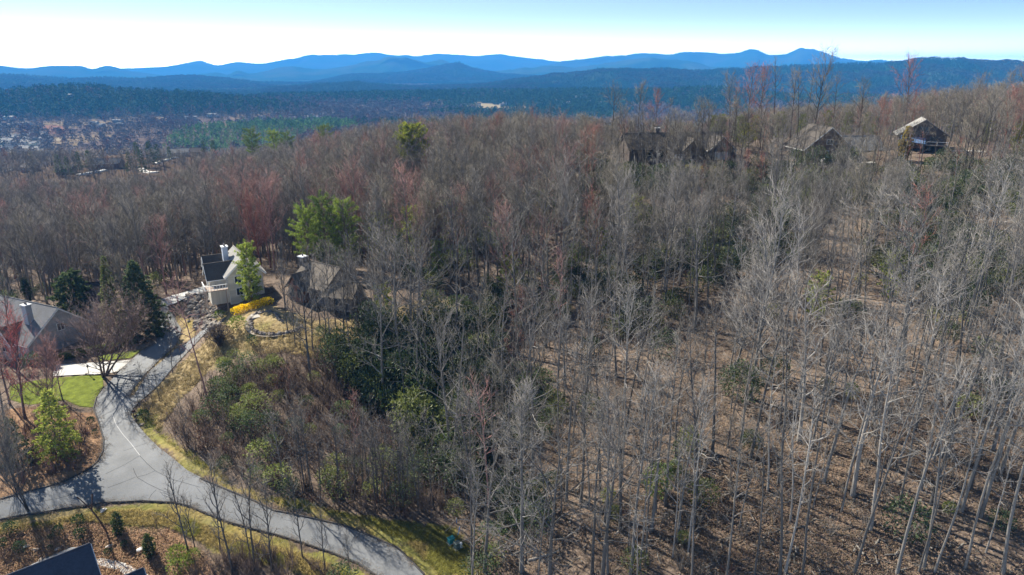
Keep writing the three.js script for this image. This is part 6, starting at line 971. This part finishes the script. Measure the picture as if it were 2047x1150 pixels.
// ---- small things along the road
{
  const r = R(71);
  const rock = (seed, w, h, d) => { const q = R(seed), g = new THREE.IcosahedronGeometry(1, 2), a = g.attributes.position; for (let i = 0; i < a.count; i++) { const x = a.getX(i), y = a.getY(i), z = a.getZ(i), m = 0.5 + 0.85 * noise(x * 1.5 + seed * 3, y * 1.5 + z * 1.4 + 9) + 0.12 * noise(x * 5 + seed, z * 5 + y * 4); a.setXYZ(i, x * m * w, y * m * h, z * m * d); } g.computeVertexNormals(); return g; };
  const rocks = [rock(1, 0.5, 0.35, 0.42), rock(2, 0.45, 0.3, 0.55), rock(3, 0.6, 0.3, 0.4)], pale = mat(0.5, 0.47, 0.43), warm = mat(0.3, 0.24, 0.19), white = mat(0.66, 0.64, 0.62);
  for (const [k, px, py, s, m, t] of [[0, 206, 1022, 1.3, pale, 'pale flat rock just below the road edge'], [1, 280, 1100, 1.25, white, 'white rock between the tall narrow shrubs'], [2, 218, 1093, 0.9, pale, 'pale rock beside the thin dark shrub'], [0, 51, 1094, 1, pale, 'light grey rock next to the low brownish shrub'], [2, 70, 1100, 1.1, warm, 'warm brown rock right of the light grey rock in the bed'], [1, 114, 1100, 0.9, warm, 'tan rock above the ridge of the dark roof'], [2, 85, 1119, 1.2, warm, 'long tan rock near the eave of the dark roof'], [0, 278, 829, 1.2, pale, 'pale boulder beside the black mailbox'], [1, 283, 850, 1.0, warm, 'dark boulder below the round shrub at the junction'], [2, 270, 840, 0.8, warm, 'small boulder at the road edge by the mailbox'], [0, 268, 730, 0.8, pale, 'pale stone at the corner of the white driveway'], [1, 173, 748, 0.7, warm, 'brown stone in the strip below the white driveway'], [0, 190, 750, 0.6, pale, 'pale stone in the strip below the white driveway']]) { const p = at(px, py), o = obj('boulder', rocks[k], m); o.position.set(p.x, p.y + 0.1, p.z); o.rotation.y = r() * 6; o.scale.set(s * 0.85, s * 0.55, s * 0.7); tag(o, t, 'rock'); }
  const heap = [], gravel = [];
  for (let k = 0; k < 300; k++) { const px = lerp(370, 452, r()), py = lerp(572, 668, r()); if (!inPoly([[372, 590], [410, 584], [430, 590], [452, 640], [440, 652], [420, 656], [398, 662], [372, 640]], px, py)) continue; const p = at(px, py), m = 0.7 + 0.6 * r(), s = 0.6 + 0.9 * r(); heap.push([p.x, p.y + 0.1, p.z, r() * 6, s, s, Math.floor(r() * 2.99), 0.25 * m, 0.22 * m, 0.19 * m]); }
  scattered('rubble', 'grey broken rocks covering the bank below the cream house', rocks, mat(1, 1, 1), heap);
  for (let k = 0; k < 2400; k++) { const px = lerp(185, 300, r()), py = lerp(1112, 1165, r()); if (!inPoly([[186, 1122], [206, 1119], [246, 1128], [290, 1148], [310, 1165], [270, 1165], [240, 1140], [200, 1132]], px, py)) continue; const p = at(px, py), m = 0.75 + 0.4 * r(), s = 0.22 + 0.25 * r(); gravel.push([p.x, p.y + 0.05, p.z, r() * 6, s, s, Math.floor(r() * 2.99), 0.66 * m, 0.63 * m, 0.6 * m]); }
  scattered('gravel', 'white cobbles laid along the end of the dark roofed house', rocks, mat(1, 1, 1), gravel);
  // ring of garden stones with a slab, one stone at a time
  const ringBase = at(532, 650), ring = base('stone_ring', ringBase.toArray());
  const stoneShapes = [4, 5, 6].map((k) => rock(k, 0.42, 0.26, 0.34)), stoneMats = [mat(0.15, 0.125, 0.11), mat(0.11, 0.088, 0.078), mat(0.2, 0.175, 0.155)];
  const path = [[514, 627], [506, 634], [502, 642], [501, 650], [503, 657], [510, 664], [518, 667], [525, 669], [538, 670], [552, 670], [566, 668], [580, 665], [594, 660], [606, 653]], upper = [[521, 627], [532, 625], [546, 626], [553, 631], [558, 640], [566, 646]];
  for (const line of [path, upper]) { let q = flat(line), d = 0; for (let i = 0; i + 1 < q.length; i++) { const [a, b] = [q[i], q[i + 1]], L = Math.hypot(b[0] - a[0], b[1] - a[1]); for (; d < L; d += 0.62) { const x = lerp(a[0], b[0], d / L) + (r() - 0.5) * 0.12, z = lerp(a[1], b[1], d / L) + (r() - 0.5) * 0.12, s = obj('stone', stoneShapes[Math.floor(r() * 2.99)], stoneMats[Math.floor(r() * 2.99)], ring); s.position.set(x - ringBase.x, height(x, z) - ringBase.y + 0.16, z - ringBase.z); s.rotation.y = r() * 6; const k = 0.8 + 0.5 * r(); s.scale.set(k, k * 1.3, k); } d -= L; } }
  { const p = at(511, 634), s = obj('slab', new RoundedBoxGeometry(1.7, 0.25, 2.4, 2, 0.08), mat(0.36, 0.33, 0.29), ring); s.position.set(p.x - ringBase.x, p.y - ringBase.y + 0.16, p.z - ringBase.z); s.rotation.y = 0.5; }
  tag(ring, 'curved ring of brown garden stones with a pale slab below the yellow hedge', 'stone ring');
  const gpath = flat(path.map(([a, b]) => [a - 5, b + 1])); tag(obj('garden_path', ribbon(gpath, 1.3, 0.06, 0, 0.7), mat(0.26, 0.225, 0.19)), 'pale curving path outside the ring of garden stones', 'path', null, 'structure');
  // utility boxes, marker posts
  const cabinet = (name, px, py, w, h, d, turn, c, label) => { const p = at(px, py), o = base(name, p.toArray(), turn); obj('pad', box(w + 0.3, 0.16, d + 0.3, 0, 0.02, 0), mat(0.35, 0.34, 0.32), o); obj('cabinet', new RoundedBoxGeometry(w, h, d, 2, 0.05).translate(0, h / 2 + 0.1, 0), mat(...c, { roughness: 0.5 }), o); const lid = obj('lid', new RoundedBoxGeometry(w + 0.08, 0.12, d + 0.1, 2, 0.04).rotateX(0.08).translate(0, h + 0.14, 0), mat(c[0] * 1.25, c[1] * 1.25, c[2] * 1.25, { roughness: 0.45 }), o); obj('door', box(w * 0.8, h * 0.62, 0.03, 0, h * 0.5 + 0.1, d / 2 + 0.012), mat(c[0] * 0.9, c[1] * 0.9, c[2] * 0.9, { roughness: 0.5 }), o); obj('handle', box(0.14, 0.05, 0.05, w * 0.26, h * 0.52 + 0.1, d / 2 + 0.05), mat(0.1, 0.1, 0.1), o); return tag(o, label, 'utility box'); };
  cabinet('utility_box', 902, 1086, 0.8, 0.62, 0.62, 0.65, [0.03, 0.17, 0.17], 'teal green utility box on the shaded grass by the road bend');
  cabinet('utility_box', 914, 1096, 0.72, 0.7, 0.62, 0.65, [0.09, 0.115, 0.1], 'grey green utility box right behind the teal one');
  { const p = at(922, 1097), o = base('cable_pedestal', p.toArray(), 0.6); obj('body', new RoundedBoxGeometry(0.26, 0.8, 0.26, 2, 0.05).translate(0, 0.4, 0), mat(0.3, 0.32, 0.3), o); obj('cap', new THREE.CylinderGeometry(0.12, 0.2, 0.14, 8).translate(0, 0.86, 0), mat(0.5, 0.5, 0.48), o); tag(o, 'small pale cable pedestal at the far corner of the grey green utility box', 'pedestal'); }
  for (const [px, py, hgt, tilt, t] of [[915, 1071, 1.35, 0.22, 'bright blue marker post above the utility boxes'], [913, 1046, 0.75, 0, 'shorter blue marker post deeper in the shade']]) { const p = at(px, py), o = base('marker_post', p.toArray()); obj('post', new THREE.CylinderGeometry(0.035, 0.04, hgt, 8).translate(0, hgt / 2, 0).rotateZ(-tilt), mat(0.04, 0.24, 0.6, { roughness: 0.4 }), o); obj('cap', new THREE.SphereGeometry(0.05, 8, 6).translate(0, hgt, 0).rotateZ(-tilt), mat(0.5, 0.6, 0.7), o); tag(o, t, 'marker post', 'blue marker posts'); }
  const mailbox = (px, py, turn, label) => { const p = at(px, py), o = base('mailbox', p.toArray(), turn); obj('post', box(0.12, 1.15, 0.12, 0, 0.55, 0), mat(0.09, 0.07, 0.06), o); const s = new THREE.Shape(); s.moveTo(-0.14, 0); s.lineTo(-0.14, 0.16); s.absarc(0, 0.16, 0.14, Math.PI, 0, true); s.lineTo(0.14, 0); const b = obj('box', new THREE.ExtrudeGeometry(s, { depth: 0.55, bevelEnabled: true, bevelSize: 0.01, bevelThickness: 0.01 }).translate(0, 1.14, -0.3), mat(0.025, 0.025, 0.028, { roughness: 0.4 }), o); obj('flag', box(0.02, 0.2, 0.06, 0.17, 1.4, 0.08), mat(0.4, 0.04, 0.03), b); tag(o, label, 'mailbox'); };
  mailbox(226, 746, 0.4, 'black mailbox at the corner of the white driveway'); mailbox(268, 836, -0.6, 'black mailbox beside the boulders inside the junction'); mailbox(273, 845, -0.4, 'second black mailbox nearest the round green shrub');
  { const p = at(178, 751), o = base('lamp_post', p.toArray()); obj('post', new THREE.CylinderGeometry(0.05, 0.07, 1.7, 8).translate(0, 0.85, 0), mat(0.05, 0.05, 0.05), o); obj('lantern', new THREE.CylinderGeometry(0.2, 0.13, 0.36, 6).translate(0, 1.88, 0), glassMat, o); obj('cap', new THREE.ConeGeometry(0.24, 0.2, 6).translate(0, 2.16, 0), mat(0.05, 0.05, 0.05), o); tag(o, 'short dark lamp post between the white driveway and the lawn', 'lamp post'); }
  // fallen trunks
  for (const [a, b, r0, t] of [[[1056, 1124], [1152, 1090], 0.2, 'long pale fallen trunk lying on the bare leafy ground'], [[1215, 858], [1238, 853], 0.24, 'short pale log lying among trunks in mid slope'], [[1530, 780], [1600, 772], 0.16, 'dark fallen trunk across the slope behind the laurel thicket'], [[1460, 640], [1545, 648], 0.18, 'grey fallen trunk across the upper leafy slope']]) { const p = at(...a), q = at(...b), M = new Mesher(), rr = R(r0 * 1000), n = 8, pts = Array.from({ length: n + 1 }, (_, k) => p.clone().lerp(q, k / n).sub(p).add(V(0, r0 * (1 - k / n * 0.6) + (height(lerp(p.x, q.x, k / n), lerp(p.z, q.z, k / n)) - lerp(p.y, q.y, k / n)), (rr() - 0.5) * 0.2))); M.tube(pts, pts.map((_, k) => r0 * (1 - 0.7 * k / n)), 7, [0.33, 0.29, 0.25]); const S = new Mesher(); for (let k = 2; k < n; k++) { const c = pts[k], d = randomDir(rr, 0.3); S.twig(c, c.clone().addScaledVector(d, 0.8), 0.05, [0.3, 0.27, 0.23]); } const o = base('fallen_log', p.toArray()); obj('trunk', M.geo(), WHITE, o); obj('branch_stub', S.geo(), WHITE, o); tag(o, t, 'log'); }
}
renderer.render(scene, camera);
